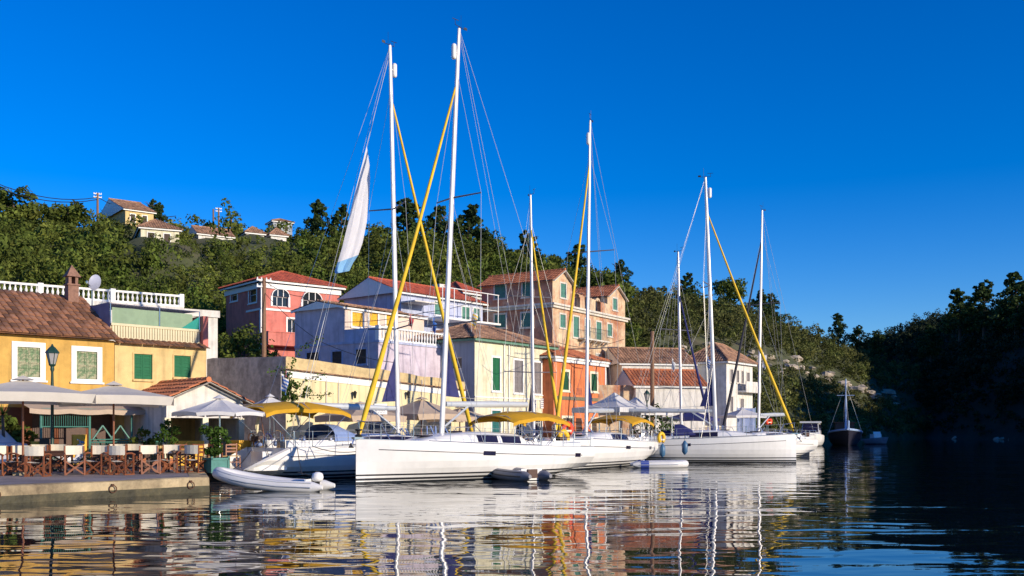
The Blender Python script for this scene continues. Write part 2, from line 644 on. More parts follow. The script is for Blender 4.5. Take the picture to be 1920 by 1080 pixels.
def wood(name, label, spots, material, seed):
    g = np.random.default_rng(seed)
    Q, T = [], []
    for (x, y, z, s, kind) in spots:
        lst = (T_round, T_tall, T_low)[kind]
        if kind == 0 and y < 118 and x < 12:
            lst = T_near
        q, t = lst[g.integers(0, len(lst))]
        a = g.uniform(0, 6.283)
        R_ = np.array([[math.cos(a), -math.sin(a), 0], [math.sin(a), math.cos(a), 0], [0, 0, 1]])
        sv = s * g.uniform(0.85, 1.15, 3)
        Q.append((q * sv) @ R_.T + np.array([x, y, z + s * 0.62]))
        T.append(t * g.uniform(0.62, 1.35))
    me = quads_mesh(name, np.concatenate(Q), np.concatenate(T), material)
    o = bpy.data.objects.new(name, me)
    COL.objects.link(o)
    return tag(o, label, 'wood', kind='stuff')

# places kept free of trees: (x, y, radius)
CLEAR = [(-15, 84, 7.5), (-7, 66, 8), (-3, 83, 9.5), (5, 90, 11), (14, 92, 8), (20, 92, 8), (1, 68, 8), (-12, 72, 5)]
# hill houses: (px0, px1, row of the lowest visible wall, depth)
HOUSES = [(190, 284, 404, 118), (266, 330, 434, 106), (372, 430, 439, 122), (462, 492, 440, 132), (508, 536, 444, 134)]

def free(x, y, z, s):
    for cx, cy, r in CLEAR:
        if (x - cx) ** 2 + (y - cy) ** 2 < (r + s * 0.6) ** 2:
            return False
    px = 960 + F * x / y
    top = HZ - (z + s * 1.5 - CH) * F / y
    hw = s * 1.0 * F / y
    for p0, p1, row, Y in HOUSES:
        if p0 - hw < px < p1 + hw and y < Y + 6 and top < row:
            return False
    return True

rg = random.Random(5)
spots = []
far = []
cells = {}
for i in range(25000):
    px = rg.uniform(-190, 1800) if i < 15000 else rg.uniform(1190, 1800)
    Yb = float(np.interp(px, LH['bx'], LH['by']))
    Yr = float(np.interp(px, LH['px'], LH['ry']))
    y = math.sqrt(rg.uniform((Yb + 1.0) ** 2, (Yr + 9) ** 2))
    x = gx(px, y)
    dmin = 2.0 if px < 1150 else 2.25
    key = (int(x // dmin), int(y // dmin))
    if any((x - a) ** 2 + (y - c) ** 2 < dmin * dmin for dx in (-1, 0, 1) for dy in (-1, 0, 1) for (a, c) in cells.get((key[0] + dx, key[1] + dy), ())):
        continue
    z = ground_z(x, y)
    s = rg.uniform(1.5, 2.7) if rg.random() < 0.75 else rg.uniform(0.9, 1.5)
    if px > 1150:
        s *= rg.uniform(0.6, 1.0)
    k = rg.random()
    kind = 0 if k < 0.6 else (1 if k < 0.82 else 2)
    sr = (y - Yb) / (Yr - Yb)
    if px > 1240 and 0.34 < sr < 0.52:      # scrubby band of outcrops
        kind, s = 2, s * 0.5
    if not free(x, y, z, s):
        kind, s = 2, 0.75
        if not free(x, y, z, s):
            continue
    cells.setdefault(key, []).append((x, y))
    (spots if px < 1190 else far).append((x, y, z, s, kind))
wood('hillside_wood', 'dense olive green evergreen wood covering the hillside above the town', spots, M_wood1, 1)
wood('far_hillside_scrub', 'sparser dull green scrub and trees on the far hillside to the right', far, M_wood2, 2)

cape = []
cells = {}
for i in range(9000):
    x = rg.uniform(82, 170)
    y = rg.uniform(40, 330)
    d = shore_dist(x, y)
    if d < 0.6 or d > (60 if y > 140 else 45):
        continue
    key = (int(x // 2.6), int(y // 2.6))
    if any((x - a) ** 2 + (y - c) ** 2 < 6.8 for dx in (-1, 0, 1) for dy in (-1, 0, 1) for (a, c) in cells.get((key[0] + dx, key[1] + dy), ())):
        continue
    cells.setdefault(key, []).append((x, y))
    k = rg.random()
    if d < 4:
        cape.append((x, y, cape_z(x, y) - .3, rg.uniform(1.3, 2.2), 2))
    elif y > 120 or k < .5:
        cape.append((x, y, cape_z(x, y), rg.uniform(2.0, 3.6), 0 if k < 0.6 else 1))

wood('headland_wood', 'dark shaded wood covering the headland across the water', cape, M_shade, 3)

# ------------------------------------------------------------------ single trees
def crown_mesh(name, seed, n, rx, rz, leaf, blobs, m, flatten=1.0):
    q, t = leaf_quads(seed, n, rx, rx, rz, leaf, blobs, flatten)
    return quads_mesh(name, q, t, m)

def trunk_mesh(name, h, r, seed):
    g = random.Random(seed)
    b = MB()
    pts = [(g.uniform(-.03, .03) * h * i / 4, g.uniform(-.03, .03) * h * i / 4, h * .86 * i / 4) for i in range(5)]
    b.tube(pts, [r, r * .85, r * .7, r * .55, r * .3], 7)
    for k in range(6):
        a = g.uniform(0, 6.28)
        p = Vector(pts[2 + k % 3])
        b.tube([p, p + Vector((math.cos(a), math.sin(a), 0.35)) * h * 0.1, p + Vector((math.cos(a), math.sin(a), 0.45)) * h * 0.2], [r * .4, r * .25, r * .1], 5)
    return b.mesh(name, M_bark, True)

PINE_T = trunk_mesh('trunk', 1.0, 0.03, 1)
PINE_C = []
for i in range(3):
    # layered pine: several flattened whorls narrowing upwards
    Q, T = [], []
    g = random.Random(60 + i)
    for k in range(12):
        zz = 0.22 + 0.74 * k / 11
        w = 0.36 * (1 - 0.72 * (k / 11) ** 1.4) * g.uniform(0.7, 1.2)
        q, t = leaf_quads(100 + i * 20 + k, 300, w, w, 0.09, 0.026, 10, 0.8)
        q = q + np.array([g.uniform(-.05, .05), g.uniform(-.05, .05), zz])
        Q.append(q)
        T.append(t)
    PINE_C.append(quads_mesh('crown', np.concatenate(Q), np.concatenate(T), M_pine))
ROUND_C = []
for i in range(2):
    q, t = leaf_quads(80 + i, 1500, 0.42, 0.42, 0.3, 0.04, 26)
    ROUND_C.append(quads_mesh('crown', q + np.array([0, 0, 0.66]), t, M_wood1))
UMB_Q, UMB_TN = leaf_quads(91, 1900, 0.5, 0.5, 0.26, 0.04, 34)
UMB_C = quads_mesh('crown', UMB_Q + np.array([0, 0, 0.72]), UMB_TN, M_wood1)

def tree(name, label, px, top, Y, h, crown, wscale=1.0, group=None, z=None):
    x = gx(px, Y)
    zz = hz(top, Y) - h if z is None else z
    t = thing(name, label, 'tree', (x, Y, zz), RND.uniform(0, 6), group)
    inst('trunk', PINE_T, t, sc=(h, h, h))
    inst('crown', crown, t, sc=(h * wscale, h * wscale, h))
    return t

for (px, top, Y, h, c, ws, lab) in (
        (597, 378, 152, 9, 0, 1.0, 'dark pine on the ridge just left of the hanging white sail'),
        (640, 388, 152, 8, 1, 1.0, 'dark pine on the ridge hidden partly by the hanging white sail'),
        (765, 380, 150, 11, 0, 1.25, 'broad dark pine on the ridge right of the leftmost tall mast'),
        (822, 392, 150, 10, 2, 1.0, 'conical dark pine on the ridge between the two tallest masts'),
        (878, 392, 150, 12, 1, 1.2, 'large pine on the ridge just right of the tallest mast'),
        (918, 438, 150, 8, 0, 1.1, 'shorter pine on the ridge right of the largest pine'),
        (988, 440, 154, 9, 1, 1.15, 'dark pine on the ridge behind the short mast near the middle'),
        (1082, 463, 160, 9, 2, 1.1, 'dark pine on the ridge behind the third tallest mast'),
        (1042, 480, 158, 6, 0, 1.1, 'small pine low on the ridge above the weathered mansion roof'),
        (1165, 490, 168, 7, 1, 1.0, 'small pine on the ridge above the right end of the mansion'),
        (1286, 515, 184, 8, 0, 1.1, 'dark tree on the skyline right of the thin white mast'),
        (1425, 548, 208, 9, 1, 1.1, 'dark tree on the skyline behind the rightmost mast'),
        (1448, 553, 212, 8, 2, 1.0, 'narrow dark tree on the skyline just right of the rightmost mast'),
        (1572, 590, 238, 8, 0, 1.1, 'dark pine on the descending skyline above the fishing boat'),
        (1610, 612, 244, 7, 1, 1.2, 'spreading pine on the descending skyline near its lower end'),
        (1645, 622, 250, 7, 2, 1.3, 'last large pine on the descending skyline before the headland'),
        (288, 377, 124, 5.5, 2, 0.8, 'slim dark cypress right of the yellow hilltop house'),
        (300, 383, 124, 5, 0, 0.75, 'second slim cypress right of the yellow hilltop house'),
        (1800, 545, 235, 12, 0, 1.2, 'tall dark pine on the left crest of the shaded headland'),
        (1845, 530, 225, 13, 1, 1.2, 'tall dark pine in the middle crest of the shaded headland'),
        (1905, 516, 215, 13, 2, 1.3, 'tall dark pine at the right edge of the shaded headland'),
        (1745, 612, 250, 9, 1, 1.2, 'dark tree low on the left slope of the shaded headland')):
    tree('pine_tree', lab, px, top, Y, h, PINE_C[c], ws)
tree('umbrella_pine', 'rounded umbrella pine standing on the skyline between two masts', 1368, 527, 196, 8, UMB_C, 0.95)
tree('leafy_tree', 'dark rounded tree on the skyline at the far left edge', 25, 352, 118, 7, ROUND_C[0], 1.2)
tree('leafy_tree', 'rounded tree on the skyline left of the yellow hilltop house', 128, 377, 122, 6, ROUND_C[1], 1.2)
tree('leafy_tree', 'bright green rounded tree above the mansion roof at right', 1135, 512, 130, 7, ROUND_C[0], 1.3)

def bush(name, label, x, y, z, rx, rz, n, leaf, m, seed, cat='bush', stem=True):
    t = thing(name, label, cat, (x, y, z), 0)
    q, tt = leaf_quads(seed, n, rx, rx, rz, leaf, max(8, int(n / 60)))
    o = inst('foliage', quads_mesh('foliage', q + np.array([0, 0, rz * 0.95]), tt, m), t)
    if stem:
        b = MB()
        for k in range(4):
            a = k * 1.6
            b.tube([(0, 0, 0), (math.cos(a) * rx * .3, math.sin(a) * rx * .3, rz * .7), (math.cos(a) * rx * .5, math.sin(a) * rx * .5, rz * 1.3)], [rx * .06, rx * .04, rx * .015], 5)
        b.build('stem', M_bark, t)
    return t

bush('garden_tree', 'large dense green tree in front of the pink house', gx(452, 67), 67, 5.2, 2.25, 1.75, 2600, 0.13, M_wood1, 301, 'tree')
bush('garden_tree', 'dark bush under the red poled wires left of the lilac house', gx(500, 64), 64, 5.2, 1.2, 0.9, 900, 0.12, M_wood1, 302, 'tree')
bush('oleander_bush', 'rounded green bush behind the street lamp near the white tents', gx(1225, 66), 66, QZ, 1.35, 1.6, 1500, 0.1, M_bush, 303)

# ------------------------------------------------------------------ rocks
M_rock = mat('pale_limestone', (0.42, 0.36, 0.28), 0.9, 0.3, 0.8, 0.7, 4.0)
def rock_mesh(seed):
    g = random.Random(seed)
    b = MB()
    n, m_ = 9, 6
    P = []
    for i in range(m_ + 1):
        th = math.pi * i / m_
        row = []
        for k in range(n):
            ph = 2 * math.pi * k / n
            r = 1 + 0.45 * noise.noise(Vector((math.cos(ph) * math.sin(th) * 1.6, math.sin(ph) * math.sin(th) * 1.6, math.cos(th) * 1.6 + seed * 3.3)))
            row.append((r * math.sin(th) * math.cos(ph), r * 0.8 * math.sin(th) * math.sin(ph), r * 0.6 * math.cos(th)))
        P.append(row)
    b.grid(P, close=True)
    return b.mesh('rock', M_rock)
ROCKS = [rock_mesh(i) for i in range(5)]
g = random.Random(8)
for i in range(70):
    px = g.uniform(1240, 1690)
    Yb = float(np.interp(px, LH['bx'], LH['by']))
    Yr = float(np.interp(px, LH['px'], LH['ry']))
    s = 0.44 + g.gauss(0, 0.03)
    y = Yb + (Yr - Yb) * s
    x = gx(px, y)
    r = g.uniform(0.35, 1.15) * y / 170
    o = inst('rock', ROCKS[i % 5], None, (x, y, ground_z(x, y) + r * 0.3), (0, 0, g.uniform(0, 6)), (r * 1.6, r, r * 0.9))
    tag(o, 'pale limestone rock in the band of outcrops across the far hillside', 'rock', 'outcrop rocks on the far hillside')
for i in range(34):
    t = g.uniform(0, 1)
    px = 1770 + 155 * t if i > 8 else g.uniform(1692, 1728)
    Y = (198 - 22 * t) if i > 8 else 226
    r = g.uniform(0.35, 0.95)
    o = inst('rock', ROCKS[i % 5], None, (gx(px, Y) + 1.0, Y + g.uniform(0, 2), 0.1), (0, 0, g.uniform(0, 6)), (r * 1.8, r, r * 0.8))
    tag(o, 'small pale rock at the waterline of the dark headland', 'rock', 'shore rocks of the headland')
# ------------------------------------------------------------------ building kit
def facade(b, Wd, z0, z1, openings, place, depth=0.2, mi=0):
    """wall sheet with real openings; place(u, z, d) -> point, d = depth into the wall"""
    us = sorted(set([0, Wd] + [v for o in openings for v in (o[0], o[1])]))
    zs = sorted(set([z0, z1] + [v for o in openings for v in (o[2], o[3])]))
    for i in range(len(us) - 1):
        for k in range(len(zs) - 1):
            cu, cz = (us[i] + us[i + 1]) / 2, (zs[k] + zs[k + 1]) / 2
            if any(o[0] < cu < o[1] and o[2] < cz < o[3] for o in openings):
                continue
            b.quad(place(us[i], zs[k], 0), place(us[i + 1], zs[k], 0), place(us[i + 1], zs[k + 1], 0), place(us[i], zs[k + 1], 0), mi)
    for (a, c, e, f) in openings:
        b.quad(place(a, e, 0), place(a, e, depth), place(a, f, depth), place(a, f, 0), mi)
        b.quad(place(c, e, 0), place(c, f, 0), place(c, f, depth), place(c, e, depth), mi)
        b.quad(place(a, e, 0), place(c, e, 0), place(c, e, depth), place(a, e, depth), mi)
        b.quad(place(a, f, 0), place(a, f, depth), place(c, f, depth), place(c, f, 0), mi)

def shutter_leaf_mesh(w, h, solid=False):
    b = MB()
    fw = min(0.07, w * 0.18)
    t = 0.035
    b.box(0, fw, 0, t, 0, h)
    b.box(w - fw, w, 0, t, 0, h)
    b.box(fw, w - fw, 0, t, 0, fw)
    b.box(fw, w - fw, 0, t, h - fw, h)
    b.box(fw, w - fw, 0, t, h * 0.47, h * 0.47 + fw)
    if solid:
        b.box(fw, w - fw, 0.012, 0.024, fw, h - fw)
    else:
        for z0, z1 in ((fw, h * .47), (h * .47 + fw, h - fw)):
            n = max(3, int((z1 - z0) / 0.09))
            for i in range(n):
                z = z0 + (z1 - z0) * (i + 0.5) / n
                hh = (z1 - z0) / n * 0.62
                b.add([(fw, 0.002, z - hh), (w - fw, 0.002, z - hh), (w - fw, 0.03, z + hh), (fw, 0.03, z + hh)], ((0, 1, 2, 3),))
    return b

def make_window(parent, M, u0, u1, z0, z1, kind, m1=None, surround=None, sw=0.12, arch=False, bars=(1, 1)):
    """window in a wall opening: frame part with shutters or panes below it. M places (right, inwards, up) axes on the wall"""
    w, h = u1 - u0, z1 - z0
    T = M @ Matrix.Translation((u0, 0, z0))
    b = MB()
    if surround is not None:
        b.box(-sw, 0, -0.035, 0.05, -sw * 0.6, h + sw, 1)
        b.box(w, w + sw, -0.035, 0.05, -sw * 0.6, h + sw, 1)
        b.box(0, w, -0.035, 0.05, h, h + sw, 1)
        b.box(-sw * 1.3, w + sw * 1.3, -0.09, 0.05, -sw * 0.6 - 0.07, -sw * 0.6, 1)
        b.box(0, w, -0.03, 0.05, -sw * 0.6, 0, 1)
    fr = 0.05
    yb = 0.11 if kind != 'shut' else 0.13
    b.box(0, fr, yb, yb + 0.06, 0, h)
    b.box(w - fr, w, yb, yb + 0.06, 0, h)
    b.box(fr, w - fr, yb, yb + 0.06, 0, fr)
    b.box(fr, w - fr, yb, yb + 0.06, h - fr, h)
    if kind == 'glass':
        nx, nz = bars
        for i in range(1, nx + 1):
            x = w * i / (nx + 1)
            b.box(x - 0.022, x + 0.022, yb + 0.005, yb + 0.055, fr, h - fr)
        for i in range(1, nz + 1):
            z = h * i / (nz + 1)
            b.box(fr, w - fr, yb + 0.01, yb + 0.05, z - 0.016, z + 0.016)
    win = b.build('window', [M_white if kind != 'shut' else (m1 or M_white), surround or M_white], parent)
    win.matrix_local = T
    g = MB()
    g.box(fr * 0.5, w - fr * 0.5, yb + 0.03, yb + 0.04, fr * .5, h - fr * .5)
    g.build('pane', M_glass if kind == 'glass' else M_dark, win)
    if kind == 'shut':
        lw = w / 2 - 0.008
        me = shutter_leaf_mesh(lw, h - 0.02).mesh('shutter', m1)
        inst('shutter', me, win, (0.004, 0.03, 0.01))
        inst('shutter', me, win, (w / 2 + 0.004, 0.03, 0.01))
    if kind == 'solid':
        me = shutter_leaf_mesh(w - 0.02, h - 0.02, True).mesh('shutter', m1)
        inst('shutter', me, win, (0.01, 0.02, 0.01))
    return win

def tiled(b, O, U, V, lu, lv, pitch=0.24, course=0.42, hipa=0.0, hipb=0.0, seg=4, amp=0.055, g=None):
    """barrel-tile sheet: O eave start, U along the eave, V up the slope (unit vectors). hipa/hipb: eave run taken by hips at each end"""
    g = g or RND
    O, U, V = Vector(O), Vector(U), Vector(V)
    Nn = U.cross(V).normalized()
    nc = max(1, int(round(lu / pitch)))
    pw = lu / nc
    nr = max(1, int(round(lv / course)))
    cv = lv / nr
    for c in range(nc):
        uc = (c + 0.5) * pw
        vmax = lv
        if hipa > 0:
            vmax = min(vmax, lv * uc / hipa)
        if hipb > 0:
            vmax = min(vmax, lv * (lu - uc) / hipb)
        for r in range(nr):
            v0 = r * cv
            if v0 >= vmax:
                break
            v1 = min((r + 1) * cv + 0.03, vmax + 0.02)
            lo = []
            hi = []
            jit = g.uniform(-0.012, 0.012)
            for k in range(seg + 1):
                a = math.pi * k / seg
                u = uc - pw * 0.5 * math.cos(a) * 1.0
                hgt = amp * math.sin(a)
                lo.append(O + U * (u + jit) + V * (v0 - 0.01) + Nn * (hgt + 0.035))
                hi.append(O + U * (u + jit) + V * v1 + Nn * (hgt * 0.9 + 0.004))
            t = g.uniform(0.68, 1.3)
            n = len(b.v)
            b.v.extend(tuple(p) for p in lo + hi)
            for k in range(seg):
                b.f.append((n + k, n + k + 1, n + seg + 1 + k + 1, n + seg + 1 + k))
                b.m.append(0)
                b.t.append(t)
            b.f.append(tuple(n + k for k in range(seg + 1)))
            b.m.append(0)
            b.t.append(t * 0.8)

class Bld:
    """a building: local x runs along the lit facade, y goes back into the block, origin at the near corner"""
    def __init__(s, name, label, px, Y, ang, zb=QZ, cat='house'):
        s.x0, s.y0 = gx(px, Y), Y
        s.a = math.radians(ang)
        s.dx, s.dy = math.cos(s.a), math.sin(s.a)
        s.zb = zb
        s.root = thing(name, label, cat, (s.x0, s.y0, zb), s.a)

    def U(s, px, d=0.0):      # along the facade; d = set back from it
        return reach(s.x0 - s.dy * d, s.y0 + s.dx * d, s.dx, s.dy, px)

    def V(s, px, d=0.0):      # back along the left wall
        return reach(s.x0 + s.dx * d, s.y0 + s.dy * d, -s.dy, s.dx, px)

    def Yat(s, u, v=0.0):
        return s.y0 + s.dy * u + s.dx * v

    def H(s, py, u, v=0.0):
        return hz(py, s.Yat(u, v)) - s.zb

    def fbox(s, p0, p1, y0, y1, d=0.0):
        u0, u1 = s.U(p0, d), s.U(p1, d)
        um = (u0 + u1) / 2
        return (u0, u1, s.H(y1, um, d), s.H(y0, um, d))

    def lbox(s, p0, p1, y0, y1, d=0.0):
        v0, v1 = s.V(p1, d), s.V(p0, d)
        vm = (v0 + v1) / 2
        return (v0, v1, s.H(y1, d, vm), s.H(y0, d, vm))

    def walls(s, wd, dp, h, fr=(), lf=(), m=None, gable=None, name='wall', x=0, y=0, z0=-2.0, corner=None):
        b = MB()
        facade(b, wd, z0, h, list(fr), lambda u, z, d: (x + u, y + d, z))
        facade(b, dp, z0, h, [(a, c, e, f) for a, c, e, f in lf], lambda u, z, d: (x + d, y + u, z))
        b.quad((x + wd, y, z0), (x + wd, y + dp, z0), (x + wd, y + dp, h), (x + wd, y, h))
        b.quad((x + wd, y + dp, z0), (x, y + dp, z0), (x, y + dp, h), (x + wd, y + dp, h))
        if gable == 'side':      # ridge parallel to the facade: gables left and right
            rz = h + corner
            b.add([(x, y, h), (x, y + dp, h), (x, y + dp / 2, rz)], ((0, 1, 2),))
            b.add([(x + wd, y, h), (x + wd, y + dp, h), (x + wd, y + dp / 2, rz)], ((0, 1, 2),))
        elif gable == 'front':
            rz = h + corner
            b.add([(x, y, h), (x + wd, y, h), (x + wd / 2, y, rz)], ((0, 1, 2),))
            b.add([(x, y + dp, h), (x + wd, y + dp, h), (x + wd / 2, y + dp, rz)], ((0, 1, 2),))
        else:
            b.quad((x, y, h), (x + wd, y, h), (x + wd, y + dp, h), (x, y + dp, h))
        return b.build(name, m, s.root)

    def fwin(s, o, kind, **k):
        return make_window(s.root, Matrix.Translation((0, k.pop('d', 0.0), 0)), *o, kind, **k)

    def lwin(s, o, kind, **k):
        M = Matrix.Translation((k.pop('d', 0.0), 0, 0)) @ Matrix.Rotation(-math.pi / 2, 4, 'Z')
        v0, v1, z0, z1 = o
        return make_window(s.root, M, -v1, -v0, z0, z1, kind, **k)

    def roof(s, wd, dp, h, rise, kind, m, over=0.3, x=0, y=0, pitch=0.26, fascia=M_white, parts=False):
        """kind: side (ridge along facade), front (gable on facade), hip"""
        x0, x1, y0, y1 = x - over, x + wd + over, y - over, y + dp + over
        b = MB()
        und = MB()
        if kind in ('side', 'hip'):
            half = (y1 - y0) / 2
            sl = math.hypot(half, rise)
            drop = 0.0
            Vf = Vector((0, half, rise)).normalized()
            Vb = Vector((0, -half, rise)).normalized()
            hp = half if kind == 'hip' else 0.0
            hp = min(hp, (x1 - x0) / 2 - 0.01) if hp else 0.0
            tiled(b, (x0, y0, h), (1, 0, 0), Vf, x1 - x0, sl, pitch, 0.42, hp, hp)
            tiled(b, (x1, y1, h), (-1, 0, 0), Vb, x1 - x0, sl, pitch, 0.42, hp, hp)
            ym = (y0 + y1) / 2
            if kind == 'hip':
                Vl = Vector((hp, 0, rise)).normalized()
                Vr = Vector((-hp, 0, rise)).normalized()
                s2 = math.hypot(hp, rise)
                tiled(b, (x0, y1, h), (0, -1, 0), Vl, y1 - y0, s2, pitch, 0.42, half, half)
                tiled(b, (x1, y0, h), (0, 1, 0), Vr, y1 - y0, s2, pitch, 0.42, half, half)
            ra, rb = (x0 + hp, ym, h + rise), (x1 - hp, ym, h + rise)
            e = 0.02
            und.add([(x0, y0, h - e), (x1, y0, h - e), (rb[0], ym, h + rise - e), (ra[0], ym, h + rise - e), (x0, y1, h - e), (x1, y1, h - e)],
                    ((0, 1, 2, 3), (5, 4, 3, 2), (4, 0, 3), (1, 5, 2)))
            ridge = [(ra, rb)]
            if kind == 'hip':
                ridge += [((x0, y0, h), ra), ((x0, y1, h), ra), ((x1, y0, h), rb), ((x1, y1, h), rb)]
        else:
            half = (x1 - x0) / 2
            sl = math.hypot(half, rise)
            Vl = Vector((half, 0, rise)).normalized()
            Vr = Vector((-half, 0, rise)).normalized()
            tiled(b, (x0, y1, h), (0, -1, 0), Vl, y1 - y0, sl, pitch, 0.42)
            tiled(b, (x1, y0, h), (0, 1, 0), Vr, y1 - y0, sl, pitch, 0.42)
            xm = (x0 + x1) / 2
            e = 0.02
            und.add([(x0, y0, h - e), (x0, y1, h - e), (xm, y1, h + rise - e), (xm, y0, h + rise - e), (x1, y0, h - e), (x1, y1, h - e)],
                    ((0, 1, 2, 3), (5, 4, 3, 2)))
            ridge = [((xm, y0, h + rise), (xm, y1, h + rise))]
        ro = und.build('roof', fascia, s.root)
        t = b.build('roof_tiles', m, ro, smooth=False)
        tag(t, kind='stuff')
        rb_ = MB()
        for p, q in ridge:
            p, q = Vector(p) + Vector((0, 0, 0.05)), Vector(q) + Vector((0, 0, 0.05))
            n = max(2, int((q - p).length / 0.4))
            for i in range(n):
                rb_.tube([p.lerp(q, i / n), p.lerp(q, (i + 1.08) / n)], [0.11, 0.09], 6, caps=True)
        rb_.build('ridge_cap', m, ro)
        # eave board
        eb = MB()
        if kind == 'hip':
            w = 0.12
            eb.box(x0 + .05, x1 - .05, y0 + .05, y0 + .1, h - 0.16, h - 0.03)
            eb.box(x0 + .05, x0 + .1, y0 + .1, y1 - .1, h - 0.16, h - 0.03)
            eb.box(x1 - .1, x1 - .05, y0 + .1, y1 - .1, h - 0.16, h - 0.03)
        elif kind == 'side':
            eb.box(x0 + .02, x1 - .02, y0 + .05, y0 + .1, h - 0.14, h - 0.03)
            for xx in (x0 + .01, x1 - .06):
                eb.beam((xx, y0 + .1, h - .07), (xx, (y0 + y1) / 2, h + rise - .07), 0.05, 0.1)
                eb.beam((xx, y1 - .1, h - .07), (xx, (y0 + y1) / 2, h + rise - .07), 0.05, 0.1)
        else:
            for yy in (y0 + .01,):
                eb.beam((x0 + .05, yy, h - .07), ((x0 + x1) / 2, yy, h + rise - .07), 0.05, 0.12, up=(0, 1, 0))
                eb.beam((x1 - .05, yy, h - .07), ((x0 + x1) / 2, yy, h + rise - .07), 0.05, 0.12, up=(0, 1, 0))
        eb.build('eave_board', fascia, ro)
        return ro

BAL_PROF = [(0.06, 0), (0.06, 0.05), (0.035, 0.08), (0.055, 0.2), (0.07, 0.3), (0.05, 0.42), (0.03, 0.5), (0.045, 0.56), (0.06, 0.6), (0.06, 0.62)]
def balustrade(parent, p, q, h, m, pitch=0.2, post=None):
    """bottom rail, handrail and single balusters between two points in the parent's space"""
    p, q = Vector(p), Vector(q)
    b = MB()
    up = Vector((0, 0, 1))
    b.beam(p + up * 0.05, q + up * 0.05, 0.16, 0.1)
    b.beam(p + up * (h - 0.05), q + up * (h - 0.05), 0.2, 0.1)
    r = b.build('handrail', m, parent)
    L = (q - p).length
    n = int(L / pitch)
    hh = (h - 0.2) / 0.62
    me = MB().lathe([(a, z * hh) for a, z in BAL_PROF], 7).mesh('baluster', m, True)
    for i in range(n):
        c = p.lerp(q, (i + 0.5) / n) + up * 0.1
        inst('baluster', me, parent, c)
    for c in ((p, q) if post is None else [p.lerp(q, t) for t in post]):
        MB().box(c.x - .12, c.x + .12, c.y - .12, c.y + .12, c.z, c.z + h + 0.06).build('end_post', m, parent)

P_yel = mat('ochre_yellow_plaster', (0.58, 0.35, 0.085), 0.9, 0.16, 1.6, 0.3, 25, col2=(0.452, 0.266, 0.063), mixlo=0.5, mixhi=0.72, streak=0.32)
P_cream = mat('warm_cream_plaster', (0.68, 0.5, 0.22), 0.9, 0.16, 1.6, 0.3, 25, col2=(0.530, 0.380, 0.163), mixlo=0.5, mixhi=0.72, streak=0.32)
P_pink = mat('coral_pink_plaster', (0.6, 0.19, 0.15), 0.9, 0.16, 1.6, 0.3, 25, col2=(0.484, 0.114, 0.089), mixlo=0.5, mixhi=0.72, streak=0.32)
P_lilac = mat('lilac_plaster', (0.57, 0.5, 0.57), 0.9, 0.16, 1.6, 0.3, 25, col2=(0.429, 0.350, 0.414), mixlo=0.5, mixhi=0.72, streak=0.32)
P_blue = mat('pale_blue_plaster', (0.42, 0.46, 0.62), 0.9, 0.16, 1.6, 0.3, 25, col2=(0.328, 0.350, 0.459), mixlo=0.5, mixhi=0.72, streak=0.32)
P_pale = mat('pale_yellow_plaster', (0.72, 0.67, 0.48), 0.9, 0.16, 1.6, 0.3, 25, col2=(0.546, 0.494, 0.311), mixlo=0.5, mixhi=0.72, streak=0.36)
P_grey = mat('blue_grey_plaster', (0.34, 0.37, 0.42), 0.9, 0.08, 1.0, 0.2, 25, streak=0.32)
P_orange = mat('orange_plaster', (0.68, 0.2, 0.07), 0.9, 0.16, 1.6, 0.3, 25, col2=(0.530, 0.152, 0.052), mixlo=0.5, mixhi=0.72, streak=0.32)
P_white = mat('whitewashed_plaster', (0.7, 0.67, 0.61), 0.9, 0.16, 1.6, 0.3, 25, col2=(0.546, 0.509, 0.451), mixlo=0.5, mixhi=0.72, streak=0.36)
P_old = mat('peeling_old_plaster', (0.62, 0.47, 0.3), 0.95, 0.25, 1.4, 0.6, 14, col2=(0.42, 0.17, 0.09), mixlo=0.44, mixhi=0.60, streak=0.35)
P_oldbrick = mat('weathered_red_wall', (0.46, 0.21, 0.13), 0.95, 0.3, 1.6, 0.6, 14, col2=(0.52, 0.4, 0.3), mixlo=0.5, mixhi=0.68, streak=0.3)
P_stone = mat('sandstone_rubble', (0.56, 0.43, 0.22), 0.95, 0.25, 2.5, 0.9, 7, col2=(0.4, 0.3, 0.16), mixlo=0.5, mixhi=0.7)
P_greystone = mat('grey_rubble_wall', (0.56, 0.46, 0.37), 0.95, 0.3, 2.5, 0.9, 7, col2=(0.36, 0.29, 0.23))

# ------------------------------------------------------------------ yellow house (left) with single roof tiles
h1 = Bld('yellow_house', 'ochre yellow house with brown tiled roof and two white framed windows', -70, 37.0, 45)
u1 = h1.U(214)
eh = h1.H(629, h1.U(60))
w1 = h1.fbox(32, 75, 651, 707)
w2 = h1.fbox(143, 182, 659, 711)
h1.walls(u1, 7.0, eh, [w1, w2], [], P_yel)
M_oldgreen = mat('bleached_green_shutter', (0.13, 0.2, 0.1), 0.8, 0.5, 14.0, col2=(0.33, 0.32, 0.2), mixlo=0.45, mixhi=0.55)
for w in (w1, w2):
    h1.fwin(w, 'shut', m1=M_oldgreen, surround=M_white, sw=0.2)
b = MB()
b.box(0, u1, -0.06, 0, h1.H(738, 4) - 0.1, h1.H(738, 4), 0)
b.build('string_course', P_yel, h1.root)
rise, half = 2.05, 3.4
und = MB()
und.add([(-.3, -.35, eh), (u1 + .1, -.35, eh), (u1 + .1, half, eh + rise), (-.3, half, eh + rise), (u1 + .1, 7.2, eh), (-.3, 7.2, eh)], ((0, 1, 2, 3), (3, 2, 4, 5)))
ro = und.build('roof', M_tile_br, h1.root)
tm = MB()
tiled(tm, (0, 0, 0), (1, 0, 0), (0, 1, 0), 0.25, 0.44, 0.25, 0.44, seg=5, amp=0.075, g=random.Random(1))
tme = tm.mesh('tile', M_tile_br)
